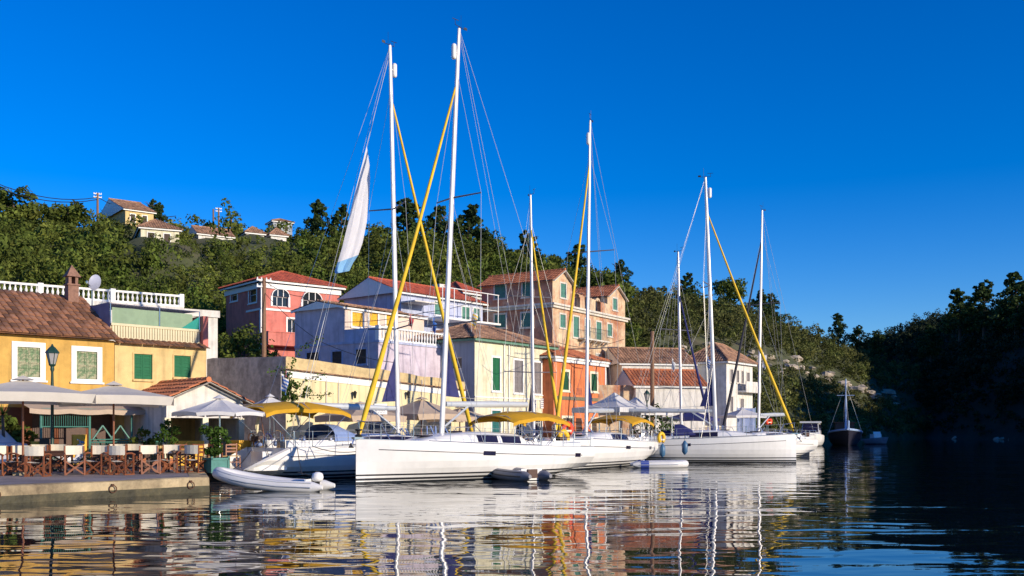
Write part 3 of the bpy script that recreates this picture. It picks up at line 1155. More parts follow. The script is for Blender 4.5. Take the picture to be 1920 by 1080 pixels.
sl = math.hypot(half + .35, rise)
pit = math.atan2(rise, half + .35)
nc, nr = int((u1 + .4) / 0.25), int(sl / 0.42)
k = 0
rest = MB()
for r in range(nr):
    for c in range(nc):
        yy, zz = -.35 + math.cos(pit) * r * sl / nr, eh + 0.02 + math.sin(pit) * r * sl / nr
        xx = -.3 + c * (u1 + .4) / nc
        if h1.U(-14) < xx and k < 300:
            inst('tile', tme, ro, (xx + rr(-.015, .015), yy, zz + rr(0, .012)), (pit + rr(-.02, .02), rr(-.03, .03), rr(-.03, .03)))
            k += 1
        else:
            tiled(rest, (xx, yy, zz), (1, 0, 0), (0, math.cos(pit), math.sin(pit)), 0.25, 0.44, 0.25, 0.44, seg=5, amp=0.075)
tag(rest.build('roof_tiles', M_tile_br, ro), kind='stuff')
# chimney house on the ridge
b = MB()
cx = h1.U(126, half)
b.box(cx - .22, cx + .22, half - .7, half - .3, eh + rise - .7, eh + rise + .45)
b.box(cx - .27, cx + .27, half - .75, half - .25, eh + rise + .45, eh + rise + .51)
b.box(cx - .2, cx - .08, half - .68, half - .32, eh + rise + .51, eh + rise + .82)
b.box(cx + .08, cx + .2, half - .68, half - .32, eh + rise + .51, eh + rise + .82)
b.box(cx - .08, cx + .08, half - .4, half - .32, eh + rise + .51, eh + rise + .82)
b.add([(cx - .3, half - .78, eh + rise + .82), (cx + .3, half - .78, eh + rise + .82), (cx + .3, half - .22, eh + rise + .82), (cx - .3, half - .22, eh + rise + .82), (cx, half - .5, eh + rise + 1.35)],
      ((0, 1, 4), (1, 2, 4), (2, 3, 4), (3, 0, 4), (3, 2, 1, 0)))
b.build('chimney', mat('brown_chimney_brick', (0.24, 0.13, 0.09), 0.9, 0.3, 6, 0.5, 14), ro)
# dark ground floor openings behind the cafe
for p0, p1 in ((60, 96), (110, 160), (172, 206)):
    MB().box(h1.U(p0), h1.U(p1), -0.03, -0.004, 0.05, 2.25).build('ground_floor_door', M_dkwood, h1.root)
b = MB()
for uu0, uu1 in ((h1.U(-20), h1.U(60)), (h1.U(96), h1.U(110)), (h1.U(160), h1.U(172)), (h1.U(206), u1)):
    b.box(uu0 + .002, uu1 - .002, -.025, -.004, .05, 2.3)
b.build('ground_floor_shade', mat('shade_red_brown', (0.16, 0.05, 0.02), .85, .2, 2), h1.root)  # dark red-brown slabs: shade under awning and parasols put into the wall colour

# ------------------------------------------------------------------ cream house with terrace
h2 = Bld('cream_house', 'cream house with two green shuttered windows and a netted roof terrace', 215, 41.2, 47)
u2 = h2.U(387)
e2 = h2.H(646, u2 * .5)
w1 = h2.fbox(251, 285, 664, 711)
w2 = h2.fbox(326, 357, 667, 707)
h2.walls(u2, 6.0, e2, [w1, w2], [], P_cream)
h2.fwin(w1, 'shut', m1=M_green_sh, surround=P_cream, sw=0.05)
h2.fwin(w2, 'shut', m1=M_green_sh, surround=P_cream, sw=0.05)
b = MB()
tiled(b, (0.0, -.3, e2 - .1), (1, 0, 0), Vector((0, .7, .28)).normalized(), u2, 0.75, 0.24, 0.4, seg=5)
tag(b.build('eave_tiles', M_tile_br, h2.root), kind='stuff')
# terrace parapet with ribs
M_par = mat('cream_parapet', (0.62, 0.55, 0.36), 0.85, 0.12, 2)
b = MB()
pz0, pz1 = e2 + .1, e2 + .8
b.box(0.0, u2 - .1, .32, .4, pz0, pz0 + .12)
b.box(0.0, u2 - .1, .30, .42, pz1 - .1, pz1)
b.box(0.0, u2 - .1, .40, .44, pz0, pz1)
b.box(0, .1, .45, 5.8, pz0, pz1)
b.build('parapet', M_par, h2.root)
n = 34
me = MB().box(-.045, .045, .33, .4, pz0 + .12, pz1 - .1).mesh('slat', M_par)
for i in range(n):
    inst('slat', me, h2.root, (.1 + (u2 - .3) * i / (n - 1), 0, 0))
# netting screens
M_net = mat('pale_green_netting', (0.36, 0.5, 0.33), 0.85, 0.1, 3, trans=0.35)
M_net2 = mat('teal_netting', (0.03, 0.36, 0.3), 0.8, 0.1, 3, trans=0.3)
M_tarp = mat('slate_blue_tarpaulin', (0.2, 0.22, 0.34), 0.8, 0.2, 2, trans=0.15)
tz = e2 + 1.55
b = MB()
P = []
for i in range(13):
    x = .1 + (u2 - .5) * i / 12
    P.append([(x, .45 + .05 * math.sin(i * 1.7), pz1 + (tz - pz1 - .08) * k / 4) for k in range(5)])
b.grid(P)
b.build('net_screen', M_net, h2.root)
b = MB()
b.add([(u2 - 1.0, .4, pz1), (u2 - .1, .4, pz1), (u2 - .1, .4, tz - .15)], ((0, 1, 2),))
b.build('corner_net', M_net2, h2.root)
b = MB()
P = [[(x, .35 + 4.6 * k / 6, tz + .05 + .3 * k / 6 - .06 * math.sin(math.pi * k / 6)) for k in range(7)] for x in (-.05, u2 * .25, u2 * .5, u2 * .75, u2 - .1)]
b.grid(P)
P = [[(-.05 + .04 * math.sin(k * 2.2 + j), .35 + 4.4 * k / 6, pz0 + .1 + (tz - pz0) * j / 4) for k in range(7)] for j in range(5)]
b.grid(P)
b.build('tarpaulin', M_tarp, h2.root, smooth=True)
b = MB()
for x in (0, u2 * .52, u2 - .12):
    b.tube([(x, .38, pz1), (x, .38, tz + .06)], .025, 6)
b.tube([(0, .38, tz + .05), (u2 - .1, .38, tz + .05)], .02, 6)
b.build('awning_frame', M_steel, h2.root)
b = MB()
b.box(u2 - .1, u2 + .15, .1, 3.5, e2, e2 + 1.4)
b.build('side_wall', P_pink, h2.root)

# ------------------------------------------------------------------ white terrace house behind
h3 = Bld('terrace_house', 'white house behind with a long balustrade along its roof terrace', -70, 47.5, 36, 2.0)
u3 = h3.U(345)
t3 = h3.H(569, h3.U(250))
h3.walls(u3, 8, t3, [], [], P_white)
balustrade(h3.root, (0, .15, t3), (u3 - .1, .15, t3), .64, M_white, 0.24, post=(0, .33, .66, 1))
b = MB()
b.box(u3, u3 + 2.2, 1.0, 6, -2, h3.H(590, u3 + 1))
b.box(u3 + .3, u3 + 2.3, .9, 6, h3.H(590, u3 + 1), h3.H(577, u3 + 1))
b.build('side_wing', P_white, h3.root)
# satellite dish standing on the terrace edge
c = W(173, 531, 46)
t = thing('satellite_dish', 'grey satellite dish above the brown tiled roof', 'dish', (c.x, c.y, c.z - .5), 0.5)
b = MB()
P = []
for i in range(6):
    r = .34 * i / 5
    P.append([(r * math.cos(a), -.1 + .9 * r * r * 0.9, .55 + r * 1.1 * math.sin(a)) for a in [2 * math.pi * k / 18 for k in range(18)]])
b.grid(P, close=True)
M_dish = mat('dish_grey', (0.36, 0.38, 0.48), 0.4, 0.08, 3)
d = b.build('reflector', M_dish, t, smooth=True)
d.rotation_euler = (0.3, 0, 0.6)
b = MB()
b.tube([(0, .1, -.6), (0, .05, .5)], .03, 6)
b.build('mast', M_steel, t)
b = MB()
b.tube([(-.0, -.1, .25), (-.25, -.42, .45)], .015, 5)
b.lathe([(.04, 0), (.05, .08), (.03, .12)], 8, (-.27, -.45, .42))
b.build('receiver_arm', M_steel, t)

# ------------------------------------------------------------------ cafe building with gable (single tiles on the slope facing us)
h4 = Bld('cafe_building', 'low white gabled cafe building with an orange tiled roof', 312, 38.5, 43)
u4 = h4.U(455)
e4 = h4.H(750, u4 * .5)
r4 = h4.H(718, u4 * .5) - e4
b = MB()
dp4 = 5.2
b.quad((0, 0, 1.9), (u4, 0, 1.9), (u4, 0, e4), (0, 0, e4))
b.add([(0, 0, e4), (u4, 0, e4), (u4 / 2, 0, e4 + r4)], ((0, 1, 2),))
b.quad((0, 0, 1.0), (0, dp4, 1.0), (0, dp4, e4), (0, 0, e4))
b.quad((u4, 0, -1), (u4, dp4, -1), (u4, dp4, e4), (u4, 0, e4))
b.quad((0, dp4, -1), (u4, dp4, -1), (u4, dp4, e4), (0, dp4, e4))
b.build('wall', P_white, h4.root)
for x in (.05, u4 * .5, u4 - .05):
    MB().box(x - .12, x + .12, -.01, .2, 0, 1.9).build('pillar', P_pale, h4.root)
b = MB()
b.box(.15, u4 * .48, -.02, .3, 0, 1.0)
b.build('yellow_counter', mat('sunny_yellow_paint', (0.72, 0.4, 0.04), 0.7, 0.12, 2), h4.root)
x0, x1, y0, y1 = -.35, u4 + .35, -.3, dp4
hf = (x1 - x0) / 2
ez = e4 - .12
rs = r4 + .2
und = MB()
und.add([(x0, y0, ez), (x0, y1, ez), (x0 + hf, y1, ez + rs), (x0 + hf, y0, ez + rs), (x1, y0, ez), (x1, y1, ez)], ((0, 1, 2, 3), (5, 4, 3, 2)))
ro = und.build('roof', M_dkwood, h4.root)
sl = math.hypot(hf, rs)
pit = math.atan2(rs, hf)
tm = MB()
tiled(tm, (0, 0, 0), (1, 0, 0), (0, 1, 0), 0.26, 0.42, 0.26, 0.42, seg=5, amp=0.075, g=random.Random(3))
tme = tm.mesh('tile', M_tile_or)
nc, nr = int((y1 - y0) / .26), max(3, int(sl / .4))
for r in range(nr):
    for c in range(nc):
        o = inst('tile', tme, ro)
        Mx = Matrix(((0, math.cos(pit), 0, 0), (-1, 0, 0, 0), (0, math.sin(pit), 0, 0), (0, 0, 0, 1)))
        Mx = Matrix((Vector((0, -1, 0)), Vector((math.cos(pit), 0, math.sin(pit))), Vector((-math.sin(pit), 0, math.cos(pit))))).transposed().to_4x4()
        Mx.translation = (x0 + hf * r / nr, y1 - c * (y1 - y0) / nc, ez + rs * r / nr + .015)
        o.matrix_local = Mx @ Matrix.Rotation(rr(-.03, .03), 4, 'Z')
b = MB()
tiled(b, (x1, y0, ez), (0, 1, 0), Vector((-hf, 0, rs)).normalized(), y1 - y0, sl, .26, .42, seg=5, amp=.075)
tag(b.build('roof_tiles', M_tile_or, ro), kind='stuff')
b = MB()
b.beam((x0, y0 - .01, ez - .06), (x0 + hf, y0 - .01, ez + rs - .06), .04, .16, up=(0, 1, 0))
b.beam((x1, y0 - .01, ez - .06), (x0 + hf, y0 - .01, ez + rs - .06), .04, .16, up=(0, 1, 0))
b.build('barge_board', mat('grey_board', (0.3, 0.26, 0.22), 0.8, 0.2, 4), ro)
b = MB()
n = 12
for i in range(n):
    b.tube([(x0 + hf, y0 + (y1 - y0) * i / n, ez + rs + .05), (x0 + hf, y0 + (y1 - y0) * (i + 1.1) / n, ez + rs + .05)], [.12, .1], 7)
b.build('ridge_cap', M_tile_or, ro)

# ------------------------------------------------------------------ stone and plaster boundary wall
h5 = Bld('boundary_wall', 'long sandstone topped boundary wall with cream plaster and an arched door', 536, 50.0, 49, QZ, 'wall')
u5 = h5.U(872)
zt0, zt1 = h5.H(668, 0), h5.H(716, u5)
zc0, zc1 = h5.H(694, 0), h5.H(733, u5)
def strip(b, x0, x1, za0, za1, zb0, zb1, y, mi=0, n=14, rough=0.0):
    P = []
    for k in range(n + 1):
        t = k / n
        wob = rough * noise.noise(Vector((t * 9, 1, 3)))
        P.append([(x0 + (x1 - x0) * t, y, za0 + (za1 - za0) * t), (x0 + (x1 - x0) * t, y, zb0 + (zb1 - zb0) * t + wob)])
    b.grid(P, mi)
M_wallpl = mat('sunny_cream_plaster', (0.72, 0.62, 0.36), 0.9, 0.1, 1.0, 0.2, 25, streak=0.36)
b = MB()
strip(b, 0, u5, -1, -1, zc0 - .35, zc1 - .35, 0)
b.build('plaster_face', M_wallpl, h5.root)
b = MB()
strip(b, 0, u5, zc0 - .35, zc1 - .35, zc0, zc1, -.05, 0)
P = [[(u5 * k / 14, yy, (zc0 + (zc1 - zc0) * k / 14) - (0 if yy < 0 else 0) + dz) for (yy, dz) in ((-.05, -.35), (.01, -.36))] for k in range(15)]
b.grid(P)
b.build('white_band', M_white, h5.root)
b = MB()
strip(b, 0, u5, zc0, zc1, zt0, zt1, 0.0, 0, 26, .08)
P = [[(u5 * k / 26, yy, zt0 + (zt1 - zt0) * k / 26 + .08 * noise.noise(Vector((k / 26 * 9, 1, 3)))) for yy in (0, .45)] for k in range(27)]
b.grid(P)
b.build('stone_top', P_stone, h5.root)
b = MB()
tiled(b, (0, -.2, zc0 - .02), Vector((u5, 0, zc1 - zc0)).normalized(), Vector((0, .4, .12)).normalized(), u5, .3, .2, .3, seg=4, amp=.05)
tag(b.build('coping_tiles', M_tile_tan, h5.root), kind='stuff')
b = MB()
v5 = h5.V(388)
P = [[(0, v5 * k / 12, zz if zz < 0 else zt0 + (h5.H(672, 0, v5) - zt0) * k / 12 + .06 * noise.noise(Vector((k * .8, 5, 3)))) for zz in (-1, 1)] for k in range(13)]
b.grid(P)
P = [[(xx, v5 * k / 12, zt0 + (h5.H(672, 0, v5) - zt0) * k / 12 + .06 * noise.noise(Vector((k * .8, 5, 3)))) for xx in (0, .45)] for k in range(13)]
b.grid(P)
b.build('side_wall', P_greystone, h5.root)
# arched door
ax = h5.U(712)
b = MB()
pts = [(ax - .75, 0), (ax - .75, 1.9)] + [(ax - .75 * math.cos(math.pi * k / 12), 1.9 + .75 * math.sin(math.pi * k / 12)) for k in range(13)] + [(ax + .75, 0)]
b.prism([(x, -.02, z) for x, z in pts], (0, .015, 0))
b.build('arched_door', mat('slate_door', (0.06, 0.08, 0.1), 0.5, 0.2, 4), h5.root)
b = MB()
prev = None
for k in range(13):
    a = math.pi * k / 12
    p = (ax - .82 * math.cos(a), -.03, 1.9 + .82 * math.sin(a))
    if prev:
        b.beam(prev, p, .1, .14, up=(0, 1, 0))
    prev = p
b.build('arch_moulding', M_stone_trim, h5.root)
for px in (661, 761):
    b = MB()
    x = h5.U(px)
    z = h5.H(740, x)
    b.box(x - .03, x + .03, -.18, 0, z + .1, z + .14)
    b.lathe([(.05, -.15), (.1, .12), (.12, .16), (.02, .26)], 6, (x, -.2, z - .05))
    b.build('wall_lantern', M_black, h5.root)
b = MB()
for px in (611, 634, 790):
    x = h5.U(px)
    b.tube([(x, -.04, .2), (x, -.04, h5.H(712, x))], .03, 6)
b.build('drain_pipe', M_stone_trim, h5.root)

# ------------------------------------------------------------------ pink house
h6 = Bld('pink_house', 'coral pink house with hipped red roof and two white arched windows', 491, 78, 40, 4.5)
u6, v6 = h6.U(636), h6.V(424)
e6 = h6.H(531, 0)
a1 = h6.fbox(510, 541, 556, 575)
a2 = h6.fbox(567, 602, 563, 580)
g1 = h6.fbox(539, 558, 598, 624)
l1 = h6.lbox(433, 445, 543, 564)
l2 = h6.lbox(467, 481, 538, 567)
h6.walls(u6, v6, e6, [a1, a2, g1], [l1, l2], P_pink, z0=-3)
ro6 = h6.roof(u6, v6, e6 + .25, 1.35, 'hip', M_tile_rd, .45)
b = MB()
b.box(-.12, u6 + .12, -.12, v6 + .1, e6 - .35, e6 + .06)
b.build('cornice', M_white, h6.root)
for o in (a1, a2):
    make_window(h6.root, Matrix.Identity(4), *o, 'glass', bars=(2, 0))
    b = MB()
    w = (o[1] - o[0]) / 2
    cx, zz = (o[0] + o[1]) / 2, o[3]
    # arch head: dark fanlight and white moulding, proud of the wall
    b.prism([(cx - w * math.cos(math.pi * k / 14), -.02, zz + w * .8 * math.sin(math.pi * k / 14)) for k in range(15)], (0, .015, 0), 1)
    pr = None
    for k in range(15):
        p = (cx - w * 1.06 * math.cos(math.pi * k / 14), -.05, zz + w * .86 * math.sin(math.pi * k / 14))
        if pr:
            b.beam(pr, p, .06, .16, up=(0, 1, 0))
        pr = p
    for s in (-1, 1):
        b.box(cx + s * w * 1.06 - .08, cx + s * w * 1.06 + .08, -.06, 0, o[2], zz)
        b.beam((cx + s * w / 3, -.04, zz), (cx + s * w / 3, -.04, zz + w * .72), .06, .06, up=(0, 1, 0))
    b.build('arch_surround', [M_white, M_glass], h6.root)
h6.fwin(g1, 'glass', surround=M_white, bars=(1, 0))
h6.lwin(l1, 'glass', surround=M_white, bars=(0, 1))
h6.lwin(l2, 'glass', surround=M_white, bars=(0, 1))
b = MB()
zz = h6.H(577, 0)
b.box(-.1, u6 + .05, -.1, v6 * .4, zz - .16, zz)
b.box(-.18, .06, -.18, .06, -3, zz - .16)
b.box(-.1, .1, -.06, .1, zz, e6 - .35)
b.build('white_band', M_white, h6.root)
b = MB()
z2 = h6.H(627, 2)
b.box(0, u6 * .5, -1.1, 0, z2 - 1.0, z2)
b.box(0, u6 * .5, -1.15, -.0, z2, z2 + .08)
b.build('balcony', P_pink, h6.root)

# ------------------------------------------------------------------ lilac house
h7 = Bld('lilac_house', 'lilac house with a shaded gable, ochre shutters and white balustraded terrace', 709, 58, 54)
u7, v7 = h7.U(832), h7.V(553)
tz7 = h7.H(637, 0)
vg = h7.V(646)
lw = [h7.lbox(575, 598, 661, 685), h7.lbox(623, 641, 659, 682), h7.lbox(668, 687, 655, 682)]
h7.walls(u7, v7, tz7, [], lw, P_lilac)
for o in lw:
    h7.lwin(o, 'shut', m1=M_brown_sh, surround=P_blue, sw=.1)
b = MB()
b.box(-.06, u7, -.06, v7, tz7 - .14, tz7 + .0)
b.build('string_course', P_blue, h7.root)
b = MB()
b.box(0, .14, .1, vg, tz7, h7.H(613, 0))
b.build('parapet', P_blue, h7.root)
balustrade(h7.root, (0.1, .1, tz7), (u7, .1, tz7), h7.H(611, 0) - tz7, M_white, .26)
# upper block with gable on the left wall
eg = h7.H(575, 0, vg)
fg = [h7.fbox(660, 680, 586, 612, vg), h7.fbox(692, 708, 587, 611, vg), h7.fbox(724, 740, 588, 612, vg)]
ue = h7.U(795, vg)
dpg = v7 - vg
b = MB()
facade(b, ue, tz7, eg, fg, lambda u, z, d: (u, vg + d, z), mi=1)
b.quad((0, vg, tz7), (0, v7, tz7), (0, v7, eg), (0, vg, eg))
rg7 = h7.H(558, 0, vg + dpg * .5) - eg - .25
b.add([(0, vg, eg), (0, v7, eg), (0, vg + dpg / 2, eg + rg7)], ((0, 1, 2),))
b.quad((ue, vg, tz7), (ue, v7, tz7), (ue, v7, eg), (ue, vg, eg))
b.quad((0, v7, tz7), (ue, v7, tz7), (ue, v7, eg), (0, v7, eg))
b.build('upper_wall', [P_lilac, mat('cream_rose_plaster', (0.68, 0.55, 0.45), 0.9, 0.1, 1)], h7.root)
for o in fg:
    h7.fwin(o, 'shut', m1=M_yel_sh, surround=M_white, sw=.12, d=vg)
h7.roof(ue, dpg, eg, rg7, 'side', M_tile_tan, .22, 0, vg)

# ------------------------------------------------------------------ blue house with red roof
h8 = Bld('blue_house', 'pale blue house with a long red tiled roof behind the lilac house', 752, 76, 50, 3.0)
u8, v8 = h8.U(905), h8.V(645)
e8 = h8.H(548, 0)
r8 = h8.H(522, 0, v8 / 2) - e8
dw = [h8.fbox(815, 826, 566, 590), h8.fbox(866, 880, 575, 602), h8.fbox(888, 899, 578, 602)]
h8.walls(u8, v8, e8, dw, [], P_blue, gable='side', corner=r8, z0=-3)
h8.roof(u8, v8, e8, r8, 'side', M_tile_rd, .4)
for o in dw:
    h8.fwin(o, 'shut', m1=M_teal_sh, surround=M_white, sw=.08)
b = MB()
zz = h8.H(603, u8 * .6)
b.box(u8 * .25, u8, -2.0, 0, zz - .15, zz)
for k in range(6):
    x = u8 * (.27 + .14 * k)
    b.tube([(x, -1.95, zz), (x, -1.95, zz + 2.3)], .04, 6)
b.tube([(u8 * .27, -1.95, zz + 2.3), (u8 * .98, -1.95, zz + 2.3)], .04, 6)
b.tube([(u8 * .27, -1.95, zz + 1.0), (u8 * .98, -1.95, zz + 1.0)], .03, 6)
b.build('terrace_frame', M_white, h8.root)
b = MB()
b.box(-.1, u8 * .25, -1.6, 0, h8.H(568, 1) - .1, h8.H(568, 1))
b.build('porch_slab', P_white, h8.root)
# white cottage behind
h9 = Bld('white_cottage', 'small white cottage with red hipped roof beside the mansion', 868, 92, 50, 5)
u9, v9 = h9.U(910), h9.V(800)
e9 = h9.H(548, 0)
h9.walls(u9, v9, e9, [], [], P_white, z0=-4)
h9.roof(u9, v9, e9, 1.3, 'hip', M_tile_rd, .4)
b = MB()
xx = h9.V(806)
b.box(.3, 1.2, xx - 1.0, xx, e9 - 1, h9.H(533, 0, xx))
b.build('chimney', P_white, h9.root)

# ------------------------------------------------------------------ old mansion
h10 = Bld('old_mansion', 'tall weathered mansion of peeling terracotta plaster with faded teal shutters', 1036, 80, 57.5, 0.4)
u10, v10 = h10.U(1172), h10.V(903)
zc = h10.H(571, 0)
ze = h10.H(526, 0)
lws = [h10.lbox(p0, p1, y0, y1) for p0, p1, y0, y1 in ((928, 948, 533, 559), (980, 999, 530, 556), (928, 948, 590, 614), (978, 999, 587, 613))]
fws = [h10.fbox(p0, p1, y0, y1) for p0, p1, y0, y1 in ((1050, 1060, 590, 614), (1075, 1085, 594, 632), (1097, 1106, 599, 630), (1118, 1127, 604, 640), (1139, 1147, 608, 630))]
fws2 = [h10.fbox(1136, 1147, 668, 692), h10.fbox(1117, 1126, 664, 684)]
b = MB()
facade(b, u10, -1, zc, fws + fws2, lambda u, z, d: (u, d, z), mi=0)
facade(b, v10, -1, zc, lws[2:], lambda u, z, d: (d, u, z), mi=1)
b.quad((u10, 0, -1), (u10, v10, -1), (u10, v10, zc), (u10, 0, zc))
b.quad((0, v10, -1), (u10, v10, -1), (u10, v10, zc), (0, v10, zc))
b.quad((0, 0, zc), (u10, 0, zc), (u10, v10, zc), (0, v10, zc))
b.build('wall', [P_old, P_oldbrick], h10.root)
b = MB()
b.box(-.35, u10 + .4, -.35, v10 + .2, zc - .02, zc + .14)
b.box(-.2, u10 + .22, -.2, v10 + .1, zc - .22, zc - .02)
b.build('cornice', M_stone_trim, h10.root)
# raised left pavilion
uL = h10.U(1072)
fT = [h10.fbox(1051, 1061, 532, 558)]
b = MB()
facade(b, uL, zc + .14, ze, fT, lambda u, z, d: (u, d, z), mi=0)
facade(b, v10, zc + .14, ze, lws[:2], lambda u, z, d: (d, u, z), mi=1)
b.quad((uL, 0, zc), (uL, v10, zc), (uL, v10, ze), (uL, 0, ze))
b.quad((0, v10, zc), (uL, v10, zc), (uL, v10, ze), (0, v10, ze))
b.add([(0, 0, ze), (uL, 0, ze), (uL / 2, 0, ze + 1.0)], ((0, 1, 2),))
b.build('attic_wall', [P_old, P_oldbrick], h10.root)
h10.roof(uL, v10, ze, 1.05, 'front', M_tile_or, .3, fascia=M_stone_trim)
# right pavilion
uR = h10.U(1139)
zr = h10.H(556, uR)
fR = [h10.fbox(1149, 1157, 560, 581)]
b = MB()
facade(b, u10 - uR, zc + .14, zr, [(a - uR, c - uR, e, f) for a, c, e, f in fR], lambda u, z, d: (uR + u, d, z), mi=0)
b.quad((uR, 0, zc), (uR, 5, zc), (uR, 5, zr), (uR, 0, zr))
b.quad((u10, 0, zc), (u10, 5, zc), (u10, 5, zr), (u10, 0, zr))
b.add([(uR, 0, zr), (u10, 0, zr), ((uR + u10) / 2, 0, zr + 1.1)], ((0, 1, 2),))
b.build('attic_wall', [P_old, P_oldbrick], h10.root)
h10.roof(u10 - uR, 5, zr, 1.15, 'front', M_tile_or, .25, uR, 0, fascia=M_stone_trim)
# ruined arcade between the pavilions
b = MB()
wA = uR - uL
zt = h10.H(563, (uL + uR) / 2)
n = 40
for k in range(n):
    t0, t1 = k / n, (k + 1) / n
    x = uL + wA * (t0 + t1) / 2
    base = zc + .14
    for cpx in (1082, 1101, 1121):
        cu = h10.U(cpx)
        if abs(x - cu) < .5:
            base = zc + .9 + math.sqrt(max(0, .25 - (x - cu) ** 2))
    top = zt + .35 * (1 - t0) + .15 * noise.noise(Vector((k * .6, 2, 2)))
    b.box(uL + wA * t0, uL + wA * t1, .0, .35, base, top)
b.build('ruined_arcade', P_old, h10.root)
for px, hgt in ((1092, 1.3), (1112, 1.1)):
    x = h10.U(px, 3)
    MB().box(x - .3, x + .3, 2.7, 3.3, zc, zt + hgt).build('chimney', P_old, h10.root)
b = MB()
b.box(uL, uR, 1.2, 5.5, zc + .14, zt - .5)
b.build('attic_block', P_oldbrick, h10.root)
for o in fws + fT + fR:
    h10.fwin(o, 'shut', m1=M_teal_sh, surround=M_stone_trim, sw=.13)
for o in fws2:
    h10.fwin(o, 'shut', m1=mat('grey_shutter_paint', (0.4, 0.42, 0.4), .7, .2, 5), surround=M_stone_trim, sw=.1)
for o in lws:
    h10.lwin(o, 'shut', m1=M_teal_sh, surround=M_stone_trim, sw=.13)
# balcony with iron railing
b = MB()
o = fws[1]
xa, xb = fws[1][0] - .2, fws[3][1] + .3
zb_ = fws[1][2] - .05
b.box(xa + .9, xb, -.7, 0, zb_ - .12, zb_)
for k in range(5):
    x = xa + 1.2 + (xb - xa - 1.5) * k / 4
    b.beam((x, -.6, zb_ - .12), (x, 0, zb_ - .6), .12, .14)
bal = b.build('balcony', M_stone_trim, h10.root)
b = MB()
n = 34
for k in range(n):
    x = xa + .93 + (xb - xa - .96) * k / (n - 1)
    b.tube([(x, -.68, zb_), (x, -.68, zb_ + .9)], .012, 4)
b.tube([(xa + .9, -.68, zb_ + .9), (xb, -.68, zb_ + .9)], .02, 5)
b.build('railing', M_iron, bal)

# ------------------------------------------------------------------ pale yellow quay house
h11 = Bld('pale_quay_house', 'pale yellow quayside house with a tall green shutter and shaded grey side', 890, 61, 54)
u11, v11 = h11.U(1036), h11.V(752)
e11 = h11.H(634, 0)
fw = [h11.fbox(923, 937, 671, 732), h11.fbox(964, 980, 676, 736), h11.fbox(1000, 1014, 680, 738)]
gf = [h11.fbox(922, 938, 770, 822), h11.fbox(966, 982, 776, 822), h11.fbox(1003, 1016, 778, 822)]
lw = [h11.lbox(846, 866, 670, 692), h11.lbox(760, 778, 674, 687)]
h11.walls(u11, v11, e11, fw + gf, lw, P_pale)
b = MB()
b.box(-.012, -.002, .01, v11 - .01, -.5, e11 - .05)
# thin blue-grey sheet over the side wall, cut around the windows
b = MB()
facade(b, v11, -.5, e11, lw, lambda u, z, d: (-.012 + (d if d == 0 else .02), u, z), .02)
b.build('side_sheet', P_grey, h11.root)
h11.fwin(fw[0], 'shut', m1=M_green_sh, surround=M_white, sw=.13)
h11.fwin(fw[1], 'shut', m1=mat('grey_louvre', (0.2, 0.18, 0.18), .7, .2, 5), surround=M_white, sw=.13)
h11.fwin(fw[2], 'shut', m1=mat('grey_louvre', (0.2, 0.18, 0.18)), surround=M_white, sw=.13)
h11.fwin(gf[0], 'shut', m1=mat('teal_door_paint', (0.02, 0.13, 0.12), .5, .15, 4), surround=M_white, sw=.1)
h11.fwin(gf[1], 'glass', surround=M_white, sw=.1, bars=(2, 2))
h11.fwin(gf[2], 'glass', surround=M_white, sw=.1, bars=(2, 2))
for o in lw:
    h11.lwin(o, 'glass', bars=(1, 0))
h11.roof(u11, v11, e11, 1.25, 'hip', M_tile_tan, .35, fascia=mat('green_gutter', (0.12, 0.25, 0.17), .6, .2, 4))
b = MB()
zs = h11.H(746, u11 * .5)
b.box(0, u11, -.05, -.002, zs - .08, zs)
for px in (944, 953):
    x = h11.U(px)
    b.tube([(x, -.06, .3), (x, -.06, e11 - .1)], .045, 6)
b.build('string_course', M_white, h11.root)
for px0, px1, y0, y1, nm in ((994, 1004, 749, 765, 'a'), (1012, 1025, 747, 766, 'b')):
    o = h11.fbox(px0, px1, y0, y1)
    s = thing('wall_sign', 'white sign board on the pale house left of the navy sail strip' if nm == 'a' else 'white sign board on the pale house right of the navy sail strip', 'sign', (0, 0, 0), 0)
    s.location = h11.root.matrix_basis @ Vector((o[0], -.06, o[2]))
    s.rotation_euler = (0, 0, h11.a)
    w, hh = o[1] - o[0], o[3] - o[2]
    MB().box(0, w, -.02, .02, 0, hh).build('board', M_white, s)
    b = MB()
    g = random.Random(4)
    for r in range(4):
        x = .06
        while x < w - .12:
            l = g.uniform(.04, .12)
            b.box(x, min(x + l, w - .05), -.024, -.02, hh * (.15 + .2 * r), hh * (.15 + .2 * r) + hh * .1)
            x += l + .04
    b.box(0.02, w - .02, -.023, -.02, hh - .06, hh - .02)
    b.build('print', mat('sign_blue_print', (0.04, 0.05, 0.16), .6, .1, 3), s)

# ------------------------------------------------------------------ orange house
h12 = Bld('orange_house', 'orange house with white framed dark green shutters beside the quay', 1038, 66.5, 57)
u12 = h12.U(1135)
v12 = 7
e12 = h12.H(679, u12 * .5)
fw = [h12.fbox(1054, 1066, 697, 731), h12.fbox(1108, 1119, 701, 733)]
gf = [h12.fbox(1055, 1073, 784, 822), h12.fbox(1080, 1091, 784, 830), h12.fbox(1109, 1126, 787, 822)]
h12.walls(u12, v12, e12, fw + gf, [], P_orange)
for o in fw:
    h12.fwin(o, 'shut', m1=M_dkgreen_sh, surround=mat('cream_frame', (0.75, 0.68, 0.5), .7, .1, 3), sw=.17)
for o in (gf[0], gf[2]):
    h12.fwin(o, 'shut', m1=M_brown_sh, surround=mat('cream_frame', (0.75, 0.68, 0.5)), sw=.17)
h12.fwin(gf[1], 'solid', m1=M_dkwood)
h12.roof(u12, v12, e12 + .22, 1.35, 'hip', M_tile_or, .35)
b = MB()
